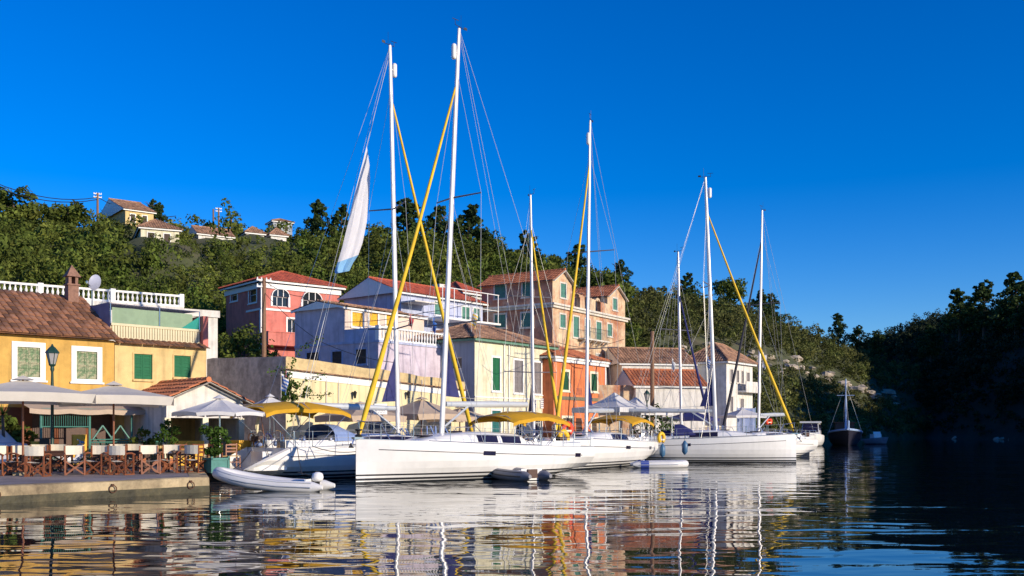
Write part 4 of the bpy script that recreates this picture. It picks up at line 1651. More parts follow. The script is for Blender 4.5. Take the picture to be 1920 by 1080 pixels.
b.box(-.05, u12 + .2, -.2, -.002, e12 - .15, e12 + .18)
b.box(u12 - .12, u12 + .05, -.06, .2, -.2, e12 - .15)
b.build('cornice', M_white, h12.root)
b = MB()
zs = h12.H(748, u12 * .5)
b.box(0, u12, -.05, -.002, zs - .12, zs + .12)
b.build('grey_band', mat('olive_band', (0.16, 0.15, 0.1), .8, .2, 3), h12.root)
b = MB()
o = h12.fbox(1081, 1091, 727, 741)
for k in range(5):
    b.box(o[0], o[1], -.03, -.002, o[2] + (o[3] - o[2]) * k / 5, o[2] + (o[3] - o[2]) * (k + .7) / 5)
b.build('vent_grille', mat('terracotta_grille', (0.4, 0.13, 0.07), .8, .2, 5), h12.root)

# ------------------------------------------------------------------ houses to the right
h13 = Bld('long_store_house', 'long low house with tan tiled roof behind the wooden pole', 1166, 84, 12)
u13 = h13.U(1300)
e13 = h13.H(682, u13 * .5)
dr = [h13.fbox(1181, 1195, 697, 718), h13.fbox(1208, 1226, 702, 722)]
h13.walls(u13, 6, e13, dr, [], P_white)
h13.fwin(dr[0], 'solid', m1=M_dkwood, surround=M_stone_trim)
h13.fwin(dr[1], 'glass', bars=(1, 1))
h13.roof(u13, 6, e13, 1.5, 'side', M_tile_tan, .3)
h14 = Bld('low_quay_store', 'low white store with an orange tiled roof below the white hipped house', 1192, 72, 14)
u14 = h14.U(1322)
e14 = h14.H(724, u14 * .5)
h14.walls(u14, 4.0, e14, [], [], P_white, gable='side', corner=1.2)
h14.roof(u14, 4.0, e14, 1.25, 'side', M_tile_or, .25)
b = MB()
b.box(-4.2, 0, 0.4, .7, -.3, h14.H(722, 0))
b.build('yard_wall', P_old, h14.root)
h15 = Bld('white_hipped_house', 'two storey white house with a tan hipped roof at the end of the quay', 1362, 85, 54)
u15, v15 = h15.U(1411), h15.V(1284)
e15 = h15.H(677, 0)
fw = [h15.fbox(1369, 1374, 693, 716), h15.fbox(1381, 1385, 695, 717), h15.fbox(1390, 1394, 696, 719), h15.fbox(1400, 1405, 699, 720)]
gf = [h15.fbox(1369, 1374, 744, 772), h15.fbox(1388, 1394, 748, 775)]
h15.walls(u15, v15, e15, fw + gf, [], P_white)
for o in fw + gf:
    h15.fwin(o, 'shut', m1=mat('grey_louvre', (0.2, 0.18, 0.18)), surround=M_stone_trim, sw=.1)
h15.roof(u15, v15, e15, 1.7, 'hip', M_tile_tan, .35)
b = MB()
zz = h15.H(733, u15 * .6)
b.box(u15 * .42, u15, -.8, 0, zz - .15, zz)
b.box(u15 * .42, u15, -.8, -.72, zz, zz + .8)
b.build('balcony', P_white, h15.root)

# ------------------------------------------------------------------ houses on the hilltop
def hill_house(name, label, pxl, pxc, pxr, ye, yr, Y, m, tm, ang=40, kind='side', rise=1.0):
    h = Bld(name, label, pxc, Y, ang, hz(ye, Y) - 2.4)
    u, v = max(1.5, h.U(pxr)), max(2.0, h.V(pxl))
    e = h.H(ye, 0)
    w1 = (u * .18, u * .34, e - 1.5, e - .5)
    w2 = (u * .6, u * .76, e - 1.5, e - .5)
    h.walls(u, v, e, [w1, w2], [], m, gable=kind if kind == 'side' else None, corner=rise, z0=-3)
    for w in (w1, w2):
        h.fwin(w, 'shut', m1=M_brown_sh, surround=M_white, sw=.08)
    h.roof(u, v, e, rise, kind, tm, .3)
    return h
hh = hill_house('hilltop_house', 'yellow hilltop house with a gabled roof against the sky', 183, 235, 288, 392, 375, 118, P_cream, M_tile_tan, 38, 'side', 2.2)
hill_house('hilltop_house', 'hilltop house with long tan roof just below the yellow one', 250, 264, 336, 426, 414, 106, P_pale, M_tile_tan, 25, 'hip', 1.9)
hill_house('hilltop_house', 'half hidden hilltop house with low roof among the trees', 355, 372, 436, 438, 428, 122, P_white, M_tile_tan, 35, 'side', 1.2)
hill_house('hilltop_house', 'small white hilltop house with tan roof, left of a pair', 452, 462, 495, 436, 427, 132, P_white, M_tile_tan, 30, 'hip', 1.1)
hill_house('hilltop_house', 'small white hilltop house with tan roof, right of a pair', 500, 508, 537, 440, 428, 134, P_white, M_tile_tan, 30, 'hip', 1.1)
hill_house('hilltop_house', 'tiny pale hilltop house peeping over the ridge trees', 502, 512, 548, 414, 405, 160, P_grey, M_tile_tan, 30, 'hip', .7)
# ------------------------------------------------------------------ yachts
M_ob = mat('orange_red_nylon', (0.8, 0.06, 0.015), .6, .1, 4)
class Hull:
    def __init__(s, L, B, fs, fb, stern=.84, rake=.22, bow_rake=.0, scoop=0.0, vee=1.0, fullness=2.3):
        s.L, s.B, s.fs, s.fb, s.stern, s.rake, s.bow_rake, s.scoop, s.full = L, B, fs, fb, stern, rake, bow_rake, scoop, fullness

    def b(s, x):
        t = min(1, max(0, x / s.L))
        if t < .42:
            f = s.stern + (1 - s.stern) * math.sin(t / .42 * math.pi / 2)
        else:
            f = max(0.0, 1 - ((t - .42) / .58) ** s.full) ** .92
        return max(.012, s.B / 2 * f)

    def h(s, x):
        t = min(1, max(0, x / s.L))
        z = s.fs + (s.fb - s.fs) * t ** 1.4
        if s.scoop and x < s.scoop:
            q = x / s.scoop
            z = .42 + (s.fs - .42) * (q ** .75)
        return z

    def zb(s, x):
        t = min(1, max(0, x / s.L))
        if t < .35:
            q = t / .35
            q = q * q * (3 - 2 * q)
            return .2 + (-.5 - .2) * q
        return -.5 + .2 * (t - .35) / .65

    def y(s, x, z):
        zb, b = s.zb(x), s.b(x)
        t = min(1, max(0, x / s.L))
        h = s.fs + (s.fb - s.fs) * t ** 1.4
        p = 3.4 - 2.0 * t ** 2
        k = min(1, max(0, (h - z) / (h - zb)))
        return b * max(0.0, 1 - k ** p) ** (.62 + .25 * t)

    def X(s, x, z):
        t = x / s.L
        return x + s.rake * max(0, z) * (1 - t) ** 8 + s.bow_rake * z * t ** 6

    def hull_mesh(s, name, mats, parent, stripes=((.09, .17), (.25, .31)), cove=.33, n=34):
        zs = [-.5, -.25, 0.0, .05]
        kinds = [1, 1, 1]
        for a, c in stripes:
            zs += [a, c]
            kinds += [0, 2]
        zs += [.5, .75]
        kinds += [0, 0]
        rel = [-cove - .018, -cove + .012, -.12, 0] if cove else [-.12, 0]
        kinds += [0, 2, 0, 0] if cove else [0, 0]
        b = MB()
        xs = [s.L * (i / n) for i in range(n + 1)]
        if s.scoop:
            xs = sorted(set(xs + [s.scoop * k / 5 for k in range(1, 6)]))
        for sgn in (-1, 1):
            rows = []
            for zi in zs + [('r', r) for r in rel]:
                row = []
                for x in xs:
                    h, zb = s.h(x), s.zb(x)
                    z = (h + zi[1]) if isinstance(zi, tuple) else zi
                    if isinstance(zi, tuple):
                        z = max(z, zb + .02, min(h, .78))
                    z = min(h, max(zb, z))
                    row.append((s.X(x, z), sgn * s.y(x, z), z))
                rows.append(row)
            for i in range(len(rows) - 1):
                for k in range(len(xs) - 1):
                    q = (rows[i][k], rows[i][k + 1], rows[i + 1][k + 1], rows[i + 1][k])
                    mi = kinds[i]
                    if i == len(kinds) - 3 and cove and not (.08 < xs[k] / s.L < .93):
                        mi = 0
                    if s.scoop and xs[k] < s.scoop and mi == 2 and i > 5:
                        mi = 0
                    if sgn > 0:
                        q = tuple(reversed(q))
                    b.quad(*q, mi)
            if sgn < 0:
                st = [r[0] for r in rows]
        if not s.scoop:
            poly = st + [(p[0], -p[1], p[2]) for p in reversed(st)]
            b.add(poly, [tuple(range(len(poly)))], 0)
        o = b.build(name, mats, parent)
        me = o.data
        me.polygons.foreach_set('use_smooth', [True] * len(me.polygons))
        me.set_sharp_from_angle(angle=math.radians(40))
        return o

def stay(parent, name, p, q, r=.009, m=None, sag=0):
    p, q = Vector(p), Vector(q)
    pts = [p, q] if not sag else [p.lerp(q, t) - Vector((0, 0, sag * 4 * t * (1 - t))) for t in [k / 8 for k in range(9)]]
    return MB().tube(pts, r, 5).build(name, m or M_wire, parent)

def yacht(name, label, pos, ang, L=12.0, B=3.7, fs=1.15, fb=1.5, mast_x=7.4, mast_h=17.3, boom=4.3, jib=None, bimini=None, scoop=0.0, stripes=((.09, .17), (.25, .31)),
          windows=((.44, .53), (.55, .63)), ports=((.28, .32), (.68, .72)), radar=1, hoodc=None, deckh=.42, clew=True, boom_mat=None, flag=None, detail=True, jib_top=.88, rigs=1.0, fit=True,
          lower=True, boom_z=1.75, lean=-.03):
    root = thing(name, label, 'sailing boat', (pos[0], pos[1], 0), math.radians(ang))
    H = Hull(L, B, fs, fb, scoop=scoop)
    H.hull_mesh('hull', [M_gel, M_anti, M_stripe], root, stripes)
    # deck with a sunken cockpit
    b = MB()
    xs = [L * k / 30 for k in range(31)]
    xs = [x for x in xs if x >= scoop]
    c0, c1 = max(scoop + .25, L * .05), L * .34
    lat = (-1, -.6, 0, .6, 1)
    for i in range(len(xs) - 1):
        xa, xb = xs[i], xs[i + 1]
        for k in range(4):
            if c0 < (xa + xb) / 2 < c1 and k in (1, 2):
                continue
            q = []
            for x, l in ((xa, lat[k]), (xb, lat[k]), (xb, lat[k + 1]), (xa, lat[k + 1])):
                q.append((H.X(x, H.h(x)), l * (H.b(x) - .02), H.h(x) - .015 + .05 * (1 - l * l)))
            b.quad(*q)
    hw = .6 * H.b(L * .2)
    fz = fs - .5
    b.box(c0 - .1, c1 + .2, -hw, hw, fz - .05, fz)
    for sg in (-1, 1):
        b.box(c0, c1 + .2, sg * hw - .02, sg * hw + .02, fz, fs + .28)
        b.box(c0 + .2, c1, sg * (hw - .22) - .22, sg * (hw - .22) + .22, fz, fs - .08)
    b.build('deck', M_deck, root, smooth=False)
    b = MB()
    for sg in (-1, 1):
        b.tube([(H.X(x, H.h(x)), sg * (H.b(x) - .01), H.h(x) + .015) for x in xs], .022, 5)
    b.build('toe_rail', M_boom, root)
    if scoop:
        # swim platform, inner bulkhead and side wings
        b = MB()
        bw = H.b(scoop) - .05
        b0 = H.y(0, .4)
        b.add([(.02, -b0 + .04, .4), (scoop, -bw, .4), (scoop, bw, .4), (.02, b0 - .04, .4)], ((0, 1, 2, 3),))
        b.quad((scoop - .35, -bw, .4), (scoop - .35, bw, .4), (scoop + .1, bw, fs), (scoop + .1, -bw, fs))
        for sg in (-1, 1):
            P = []
            for k in range(7):
                x = scoop * k / 6
                yy = H.y(x, H.h(x))
                P.append([(x + H.rake * H.h(x) * (1 - x / L) ** 8, sg * yy, H.h(x)), (x + .02, sg * (yy - .14), H.h(x) + .01), (x + .02, sg * (yy - .2), .38)])
            b.grid(P)
        b.quad((.09, -b0, .41), (.09, b0, .41), (.06, b0 * .7, .2), (.06, -b0 * .7, .2))
        b.build('swim_platform', M_gel, root, smooth=False)
        b = MB()
        for k in range(3):
            b.box(scoop - .42 - .0 * k, scoop - .1 + .12 * k, -.42, .42, .4 + .22 * k, .62 + .22 * k)
        b.build('stern_steps', M_gel, root)
        b = MB()
        for yy in (-.5, .5):
            b.tube([(scoop - .1, yy, .5), (scoop - .3, yy, 1.2), (scoop + .1, yy, 1.5)], .018, 6)
        b.build('grab_rail', M_steel, root)
    # coachroof
    x0, x1 = L * .345, L * .8
    def ch(x):
        t = (x - x0) / (x1 - x0)
        return deckh * (1 - max(0, (t - .25) / .75) ** 2.2) * (1 if t > .02 else .9)
    def cw(x):
        t = (x - x0) / (x1 - x0)
        return min(.68 * H.b(x), .62 * B / 2) * (1 - .35 * t ** 3)
    xs2 = [x0 + (x1 - x0) * k / 20 for k in range(21)]
    P = []
    for x in xs2:
        w, hh, z = cw(x), ch(x), H.h(x) + .01
        P.append([(x, -w, z), (x, -w * .93, z + hh * .5), (x, -w * .82, z + hh * .9), (x, -w * .5, z + hh * 1.02 + .01), (x, 0, z + hh * 1.06 + .02), (x, w * .5, z + hh * 1.02 + .01), (x, w * .82, z + hh * .9), (x, w * .93, z + hh * .5), (x, w, z)])
    b = MB()
    b.grid(P)
    b.add(P[0], [tuple(range(9))])
    b.build('coachroof', M_gel, root, smooth=True)
    for (a, c) in windows:
        for sg in (-1, 1):
            b = MB()
            Q = []
            for k in range(7):
                x = L * (a + (c - a) * k / 6)
                w, hh, z = cw(x) + .012, ch(x), H.h(x) + .01
                lo, hi = .18, .82
                Q.append([(x, sg * w * (1 - .07 * lo * 2), z + hh * lo), (x, sg * w * (.93 + .02 - .11 * max(0, hi - .5) * 2.2), z + hh * hi)])
            b.grid(Q)
            b.build('cabin_window', M_smoke, root)
    for (a, c) in ports:
        for sg in (-1, 1):
            b = MB()
            Q = []
            for k in range(5):
                x = L * (a + (c - a) * k / 4)
                zt = H.h(x) - .25
                Q.append([(H.X(x, zz), sg * (H.y(x, zz) + .01), zz) for zz in (zt - .16, zt)])
            b.grid(Q)
            b.build('hull_window', M_smoke, root)
    b = MB()
    for hx in (L * .6, L * .73):
        z = H.h(hx) + ch(hx) * 1.06 + .03
        b.box(hx - .25, hx + .25, -.25, .25, z, z + .05)
    b.build('deck_hatch', M_smoke, root)
    # mast, spreaders, boom
    mz = H.h(mast_x) + ch(mast_x) * .9 if x0 < mast_x < x1 else H.h(mast_x)
    def mp(z):
        return Vector((mast_x + lean * (z - mz) * 1.0, 0, z))
    ms = MB().tube([mp(mz), mp(mast_h * .6), mp(mast_h * .9), mp(mast_h)], [.115, .11, .09, .07], 12, flat=.75).build('mast', M_alu, root, smooth=True)
    tips = {}
    for f, wd in ((.62, 1.25), (.34, 1.5)):
        z = mast_h * f
        for sg in (-1, 1):
            tip = mp(z) + Vector((-.35, sg * wd, .06))
            tips[(f, sg)] = tip
            if f > .5 or lower:
                MB().tube([mp(z), tip], [.035, .025], 6).build('spreader', mat('dark_spreader', (0.12, 0.12, 0.14), .5, .1, 3), ms)
    b = MB()
    top = mp(mast_h)
    b.tube([top + Vector((-.3, 0, .03)), top + Vector((.3, .1, .05))], .012, 5)
    b.tube([top, top + Vector((0, 0, .1))], .015, 5)
    b.tube([top + Vector((.3, .1, .05)), top + Vector((.3, .1, .25))], .01, 5)
    b.tube([top + Vector((.12, .1, .25)), top + Vector((.45, .1, .25))], .012, 5)
    b.box(-.42, -.26, -.005, .005, .03, .13, M=Matrix.Translation(top))
    b.tube([top + Vector((-.1, 0, 0)), top + Vector((-.1, 0, .55))], .006, 4)
    b.build('wind_vane', M_black, ms)
    if radar:
        rz = mast_h * .945
        rb = MB().lathe([(.05, 0), (.09, .04), (.1, .1), (.1, .5), (.09, .56), (.04, .6)], 10, mp(rz) + Vector((.22 * radar, 0, -.3)))
        rb.tube([mp(rz), mp(rz) + Vector((.2 * radar, 0, 0))], .02, 5)
        rb.build('radar_reflector', M_white, ms, smooth=True)
    bz = max(H.h(mast_x), fs) + boom_z
    bz = mz + boom_z - .55
    bm = MB()
    e = mp(bz) + Vector((-boom, 0, .06))
    bm.tube([mp(bz) + Vector((-.15, 0, 0)), mp(bz) + Vector((-boom * .5, 0, .03)), e], [.1, .135, .12], 10, flat=.7)
    bo = bm.build('boom', boom_mat or M_boom, root, smooth=True)
    stay(root, 'vang', mp(mz + .25), mp(bz) + Vector((-1.35, 0, -.05)), .045, M_boom)
    stay(root, 'mainsheet', mp(bz) + Vector((-boom * .75, 0, -.1)), (mast_x - boom * .78, 0, fs + .35), .018)
    if clew:
        b = MB()
        zt = bz + 2.2
        Q = []
        for k in range(9):
            t = k / 8
            z = zt + (bz + .3 - zt) * t
            a0 = mp(z) + Vector((-.1, 0, 0))
            w = .75 * t
            Q.append([a0, a0 + Vector((-w * .5, .05 * math.sin(t * 6), -.02 * t)), a0 + Vector((-w, 0, -.04 * t))])
        b.grid(Q)
        b.build('sail_strip', M_navy, root)
        stay(root, 'outhaul', mp(bz + .28) + Vector((-.85, 0, 0)), e, .01)
    # furled foresail and forestay
    bow = Vector((L - .12, 0, fb + .1))
    jt = mp(mast_h * jib_top)
    if jib is not None:
        js = MB()
        pts = [jt.lerp(bow, t) - Vector((0, 0, .18 * math.sin(math.pi * t))) for t in [k / 12 for k in range(13)]]
        js.tube(pts, [.03, .045] + [.05 + .055 * k / 10 for k in range(10)] + [.06], 8)
        js.build('furled_sail', jib, root, smooth=True)
        MB().lathe([(.12, 0), (.14, .05), (.06, .1), (.06, .2), (.14, .24), (.12, .28)], 10, bow - Vector((0, 0, .02))).build('furling_drum', M_black, root)
    else:
        stay(root, 'forestay', jt, bow)
    # standing rigging
    for sg in (-1, 1):
        cp = Vector((mast_x - .3, sg * (H.b(mast_x) - .12), H.h(mast_x)))
        stay(root, 'upper_shroud', mp(mast_h * .9), tips[(.62, sg)], .008 * rigs)
        stay(root, 'upper_shroud', tips[(.62, sg)], tips[(.34, sg)], .008 * rigs)
        stay(root, 'upper_shroud', tips[(.34, sg)], cp, .009 * rigs)
        stay(root, 'lower_shroud', mp(mast_h * .34), cp + Vector((-.5, 0, 0)), .009 * rigs)
        stay(root, 'lower_shroud', mp(mast_h * .62), tips[(.34, sg)], .007 * rigs)
        stay(root, 'backstay', mp(mast_h), (max(.3, scoop + .1), sg * (H.b(0.3) - .2), fs), .008 * rigs)
        stay(root, 'lazy_jack', mp(mast_h * .55), mp(bz) + Vector((-boom * .62, sg * .12, .1)), .006 * rigs)
    stay(root, 'topping_lift', mp(mast_h * .99), e, .006 * rigs)
    if not detail:
        return root, H, mp, bz
    # pulpit, stanchions, lifelines, pushpit
    def rail(x, sg, z):
        return Vector((H.X(x, H.h(x)), sg * (H.b(x) - .07), H.h(x) + z))
    sx = [L * t for t in (.2, .33, .46, .59, .72, .84)]
    for sg in (-1, 1):
        for x in sx:
            MB().tube([rail(x, sg, 0), rail(x, sg, .62)], .014, 5).build('stanchion', M_steel, root)
        for z in (.34, .6):
            pts = [rail(x, sg, z) for x in [max(L * .06, scoop + .2)] + sx + [L * .95]]
            MB().tube(pts, .006, 4).build('lifeline', M_wire, root)
    b = MB()
    px_ = L * .95
    b.tube([rail(px_ - .5, -1, 0), rail(px_ - .2, -1, .6), rail(L * .995, -1, .66), rail(L * .995, 1, .66), rail(px_ - .2, 1, .6), rail(px_ - .5, 1, 0)], .017, 6)
    b.tube([rail(L * .985, -1, 0), rail(L * .99, -1, .62)], .015, 5)
    b.tube([rail(L * .985, 1, 0), rail(L * .99, 1, .62)], .015, 5)
    b.build('pulpit', M_steel, root)
    xa = max(scoop + .15, .2)
    b = MB()
    for sg in (-1, 1):
        b.tube([rail(L * .14, sg, 0), rail(L * .135, sg, .6), rail(xa, sg, .62), rail(xa, sg * .4, .62), rail(xa, sg * .4, 0)], .017, 6)
        b.tube([rail(L * .13, sg, .3), rail(xa, sg, .32), rail(xa, sg * .4, .32)], .013, 5)
        b.tube([rail(xa, sg, 0), rail(xa, sg, .62)], .016, 5)
    b.build('pushpit', M_steel, root)
    # steering wheels and pedestal
    for sg in (-1, 1):
        wx, wy, wz = L * .13, sg * .62, fs + .25
        w = MB()
        ring = [(wx, wy + .42 * math.cos(a), wz + .42 * math.sin(a)) for a in [2 * math.pi * k / 18 for k in range(19)]]
        w.tube(ring, .016, 5, caps=False)
        for k in range(5):
            a = 2 * math.pi * k / 5
            w.tube([(wx, wy, wz), (wx, wy + .42 * math.cos(a), wz + .42 * math.sin(a))], .01, 4)
        w.box(wx + .03, wx + .25, wy - .12, wy + .12, fz, wz + .05)
        w.build('steering_wheel', M_steel, root)
    # sprayhood
    if hoodc is not None:
        b = MB()
        P = []
        for k in range(7):
            t = k / 6
            x = L * .315 + L * .12 * t
            hh = (.62 + .04 * t - .55 * max(0, t - .3) / .7)
            w = .62 * B / 2 * (1 - .05 * t)
            P.append([(x, w * math.cos(a), H.h(x) + .25 + max(.12, hh) * math.sin(a) ** .7 if math.sin(a) > 1e-6 else H.h(x) + .2) for a in [math.pi * j / 12 for j in range(13)]])
        b.grid(P)
        b.build('sprayhood', hoodc, root, smooth=True)
    if bimini is not None:
        xa_, xb_, bzz, wb, mb = bimini
        b = MB()
        P = []
        for k in range(11):
            t = k / 10
            x = xa_ + (xb_ - xa_) * t
            zt = bzz + .13 * math.sin(math.pi * t) - .08 * abs(2 * t - 1) ** 4 - .035 * math.cos(t * math.pi * 4) ** 2
            row = []
            for j in range(11):
                s_ = -1 + .2 * j
                row.append((x, s_ * wb, zt - .26 * abs(s_) ** 3 + .02 * math.sin(t * 9 + j)))
            P.append(row)
        b.grid(P)
        b.grid([[(p[0], p[1], p[2] - .015) for p in row] for row in P])
        # valance
        for j in (0, 10):
            b.grid([[P[k][j] for k in range(11)], [(P[k][j][0], P[k][j][1], P[k][j][2] - .14) for k in range(11)]])
        bi = b.build('bimini', mb, root, smooth=True)
        f = MB()
        for t in (.04, .5, .96):
            x = xa_ + (xb_ - xa_) * t
            xm = (xa_ + xb_) / 2
            zt = bzz + .2 * math.sin(math.pi * t) - .05
            f.tube([(xm + (x - xm) * .25, -wb * .95, fs + .1), (x, -wb * .97, zt - .32), (x, -wb * .6, zt - .07), (x, 0, zt - .03), (x, wb * .6, zt - .07), (x, wb * .97, zt - .32), (xm + (x - xm) * .25, wb * .95, fs + .1)], .014, 5)
        f.build('bimini_frame', M_steel, bi)
    # winches, table, cleats, rope bags: the clutter on deck
    for sg in (-1, 1):
        for x in (L * .2, L * .3):
            MB().lathe([(.09, 0), (.07, .08), (.08, .16), (.05, .18)], 8, (x, sg * (hw + .05), fs + .28)).build('winch', M_steel, root)
    b = MB()
    b.box(L * .2, L * .27, -.12, .12, fz, fs + .12)
    b.build('cockpit_table', M_wood, root)
    g = random.Random(int(L * 100 + mast_h))
    b = MB()
    for k in range(8):
        x = L * g.uniform(.1, .33)
        y_ = g.uniform(-1, 1) * hw
        r = g.uniform(.08, .18)
        b.lathe([(r * .6, 0), (r, r * .5), (r * .8, r * 1.1), (r * .2, r * 1.4)], 7, (x, y_, fs + .05))
    for k in range(5):
        x = mast_x + g.uniform(-.6, .6)
        b.tube([mp(mz + .05) + Vector((x - mast_x, g.uniform(-.3, .3), 0)), mp(mz + .25) + Vector((x - mast_x, g.uniform(-.3, .3), .1))], .03, 5)
    b.build('deck_gear', M_bluecloth, root)
    for k, mm in enumerate((M_navy, M_dkwood, M_boom, M_navy, M_dkwood)):
        x = L * g.uniform(.08, .36)
        y_ = g.choice((-1, 1)) * hw * g.uniform(.8, 1.25)
        if k % 2:
            q = MB().box(x - .22, x + .22, y_ - .12, y_ + .12, fs + .2, fs + .2 + g.uniform(.15, .4))
            q.build('locker_bag', mm, root)
        else:
            q = MB()
            ring = [(x + (.13 + .012 * j / 12) * math.cos(2 * math.pi * j / 12), y_ + .03 * math.sin(j), fs + .4 + .14 * math.sin(2 * math.pi * j / 12)) for j in range(38)]
            q.tube(ring, .022, 5)
            q.build('rope_coil', mm, root)
    for sg in (-1, 1):      # sheets led aft along the side deck
        pts = [(L * (.3 + .06 * j), sg * (H.b(L * (.3 + .06 * j)) * .8 + .02 * math.sin(j * 2)), H.h(L * (.3 + .06 * j)) + .05) for j in range(9)]
        MB().tube(pts, .014, 4).build('jib_sheet', M_navy if sg > 0 else M_cable, root)
    b = MB()
    b.box(L - .25, L + .12, -.09, .09, fb + .0, fb + .08)
    b.tube([(L - .6, 0, fb + .1), (L + .05, 0, fb + .06), (L + .2, 0, fb - .25)], .03, 6)
    b.add([(L + .2, -.16, fb - .3), (L + .2, .16, fb - .3), (L + .02, 0, fb - .18), (L + .24, 0, fb - .12)], ((0, 1, 2), (0, 1, 3), (1, 2, 3), (0, 2, 3)))
    b.build('anchor', M_steel, root)
    if flag:
        p = Vector((xa, .3, fs))
        q = p + Vector((-.25, 0, 1.5))
        MB().tube([p, q], .014, 5).build('flagstaff', M_wood, root)
        Q = [[q + Vector((-.03 - .12 * k / 6 + .04 * math.sin(k * 1.4 + j), .06 * math.sin(k * 1.1), -.75 * j / 5 - .05 * k)) for k in range(7)] for j in range(6)]
        MB().grid(Q).build('ensign', flag, root)
    return root, H, mp, bz

A_ = yacht('sailing_yacht', 'white yacht at the left with open stern and yellow awning', (-10.45, 37.0), 45, 12.4, 3.5, 1.2, 1.4, 7.9, 18.2, 4.6, M_yellowsail, (.7, 4.5, 2.84, 1.3, M_yellowcloth), 1.5, lean=-.027,
           windows=((.42, .66),), ports=((.42, .46),), radar=1, hoodc=M_bluecloth, flag=mat('cream_flag', (0.7, 0.62, 0.4), .8, .1, 4))
B_ = yacht('sailing_yacht', 'large white yacht in the foreground with its bow pointing left', (2.55, 43.3), -133.8, 11.6, 3.6, 1.15, 1.55, 7.55, 17.4, 4.7, M_yellowsail, (1.5, 4.9, 2.52, 1.25, M_yellowcloth), lean=-.058,
           windows=((.37, .46), (.48, .57)), ports=((.1, .135), (.55, .6)), radar=1, hoodc=None, deckh=.46)
C_ = yacht('sailing_yacht', 'white yacht behind the foreground yacht, with yellow awning and fenders at its stern', (6.96, 56.6), -114.8, 12.0, 3.5, 1.2, 1.5, 7.8, 17.4, 4.0, M_yellowsail, (.5, 4.4, 2.55, 1.3, M_yellowcloth), lean=-.036,
           windows=((.36, .56),), ports=((.17, .21), (.5, .55)), radar=1, hoodc=None)
D_ = yacht('sailing_yacht', 'white yacht at the right with its bow pointing right', (6.5, 59.1), -12, 10.0, 3.4, 1.25, 1.62, 5.48, 16.6, 5.0, M_yellowsail, None, lean=-.04,
           windows=((.4, .56),), ports=((.36, .41),), radar=1, hoodc=M_navy, stripes=((.07, .15), (.24, .30)))
yacht('sailing_yacht', 'small yacht half hidden behind the others, with the shorter mast near the middle', (0.05, 56.9), -72, 8.0, 2.7, .95, 1.15, 3.6, 14.6, 2.6, M_yellowsail, None, lean=-.04, radar=0, detail=False, windows=((.5, .6),), ports=())
yacht('sailing_yacht', 'small yacht with a thin white mast moored beyond the right hand yacht', (9.6, 66.6), -62, 6.2, 2.3, .9, 1.1, 2.8, 13.4, 2.2, M_navy, None, radar=0, detail=False, windows=((.5, .6),), ports=(), jib_top=.8, clew=False)
yacht('sailing_yacht', 'yacht with black furled sail and the rightmost mast', (20.4, 70.0), -136, 10.0, 3.2, 1.2, 1.45, 5.6, 16.5, 3.6, mat('black_sailcloth', (0.02, 0.02, 0.03), .8, .2, 4), None, radar=0, windows=((.4, .6),), ports=(), clew=False, lower=False)

# ------------------------------------------------------------------ sail hung up to dry, rings, lifebuoys, fenders
def sheet_thing(name, label, cat, P, m, rows2=None, m2=None):
    t = thing(name, label, cat, P[-1][0])
    o = Vector(P[-1][0])
    k = len(P) - (rows2 or 0)
    MB().grid([[Vector(p) - o for p in r] for r in P[:k]]).build('cloth', m, t, smooth=True)
    if rows2:
        MB().grid([[Vector(p) - o for p in r] for r in P[k - 1:]]).build('foot_band', m2, t, smooth=True)
    return t, o
P = []
lft = [(687, 275), (681, 300), (672, 335), (662, 375), (652, 420), (642, 462), (633, 492), (627, 510), (629, 513)]
rgt = [(688, 275), (693, 310), (694, 335), (692, 372), (688, 415), (680, 455), (672, 478), (662, 493), (655, 508)]
for i, (l, r) in enumerate(zip(lft, rgt)):
    Y = 40.6 - 1.4 * i / 8
    row = []
    for k in range(9):
        t = k / 8
        p = W(l[0] + (r[0] - l[0]) * t, l[1] + (r[1] - l[1]) * t, Y + .75 * t * min(1, i / 2) + .09 * math.sin(t * 11 + i * .4) * min(1, i / 3))
        row.append(p)
    P.append(row)
M_sail = mat('white_sailcloth', (0.8, 0.79, 0.8), .8, .05, 3, trans=.35)
t, o = sheet_thing('hanging_sail', 'long white sail hoisted to dry with a pale blue foot', 'sail', P, M_sail, 2, mat('pale_blue_sailcloth', (0.25, 0.5, 0.75), .8, .08, 3, trans=.3))
b = MB()
b.tube([Vector(P[0][0]) - o, W(733, 92, 42.5) - o], .01, 4)
b.tube([Vector(P[-1][0]) - o, W(585, 690, 38.6) - o, W(560, 800, 38.2) - o], .012, 4)
b.build('halyard', M_wire, t)

def buoy(label, px, py, Y, m, hgt=.85, wd=.34, cat='lifebuoy', name='horseshoe_buoy'):
    p = W(px, py, Y)
    t = thing(name, label, cat, (p.x, p.y, p.z - hgt / 2), .6)
    b = MB()
    pts = []
    for k in range(13):
        a = math.radians(-60 + 300 * k / 12)
        pts.append((wd * .55 * math.cos(a), 0, hgt * .5 + hgt * .36 * math.sin(a)))
    b.tube(pts, wd * .3, 8)
    b.build('ring', m, t, smooth=True)
    b = MB()
    b.tube([(0, .08, hgt * .2), (0, .08, hgt * 1.15)], .02, 5)
    b.box(-wd * .4, wd * .4, -.12, .12, hgt * .3, hgt * .42)
    b.build('bracket', M_canvas, t)
M_yb = mat('yellow_buoy', (0.8, 0.48, 0.01), .5, .1, 4)
buoy('yellow horseshoe lifebuoy on the stern rail of the foreground yacht', 1055, 822, 42.0, M_yb, .8, .42)
buoy('orange red lifejacket hung behind the yellow lifebuoy at the stern', 1063, 804, 42.6, M_ob, .6, .4, 'lifejacket', 'lifejacket')
buoy('yellow lifebuoy on the stern rail of the middle yacht', 1240, 821, 55.6, M_yb, .72, .34)

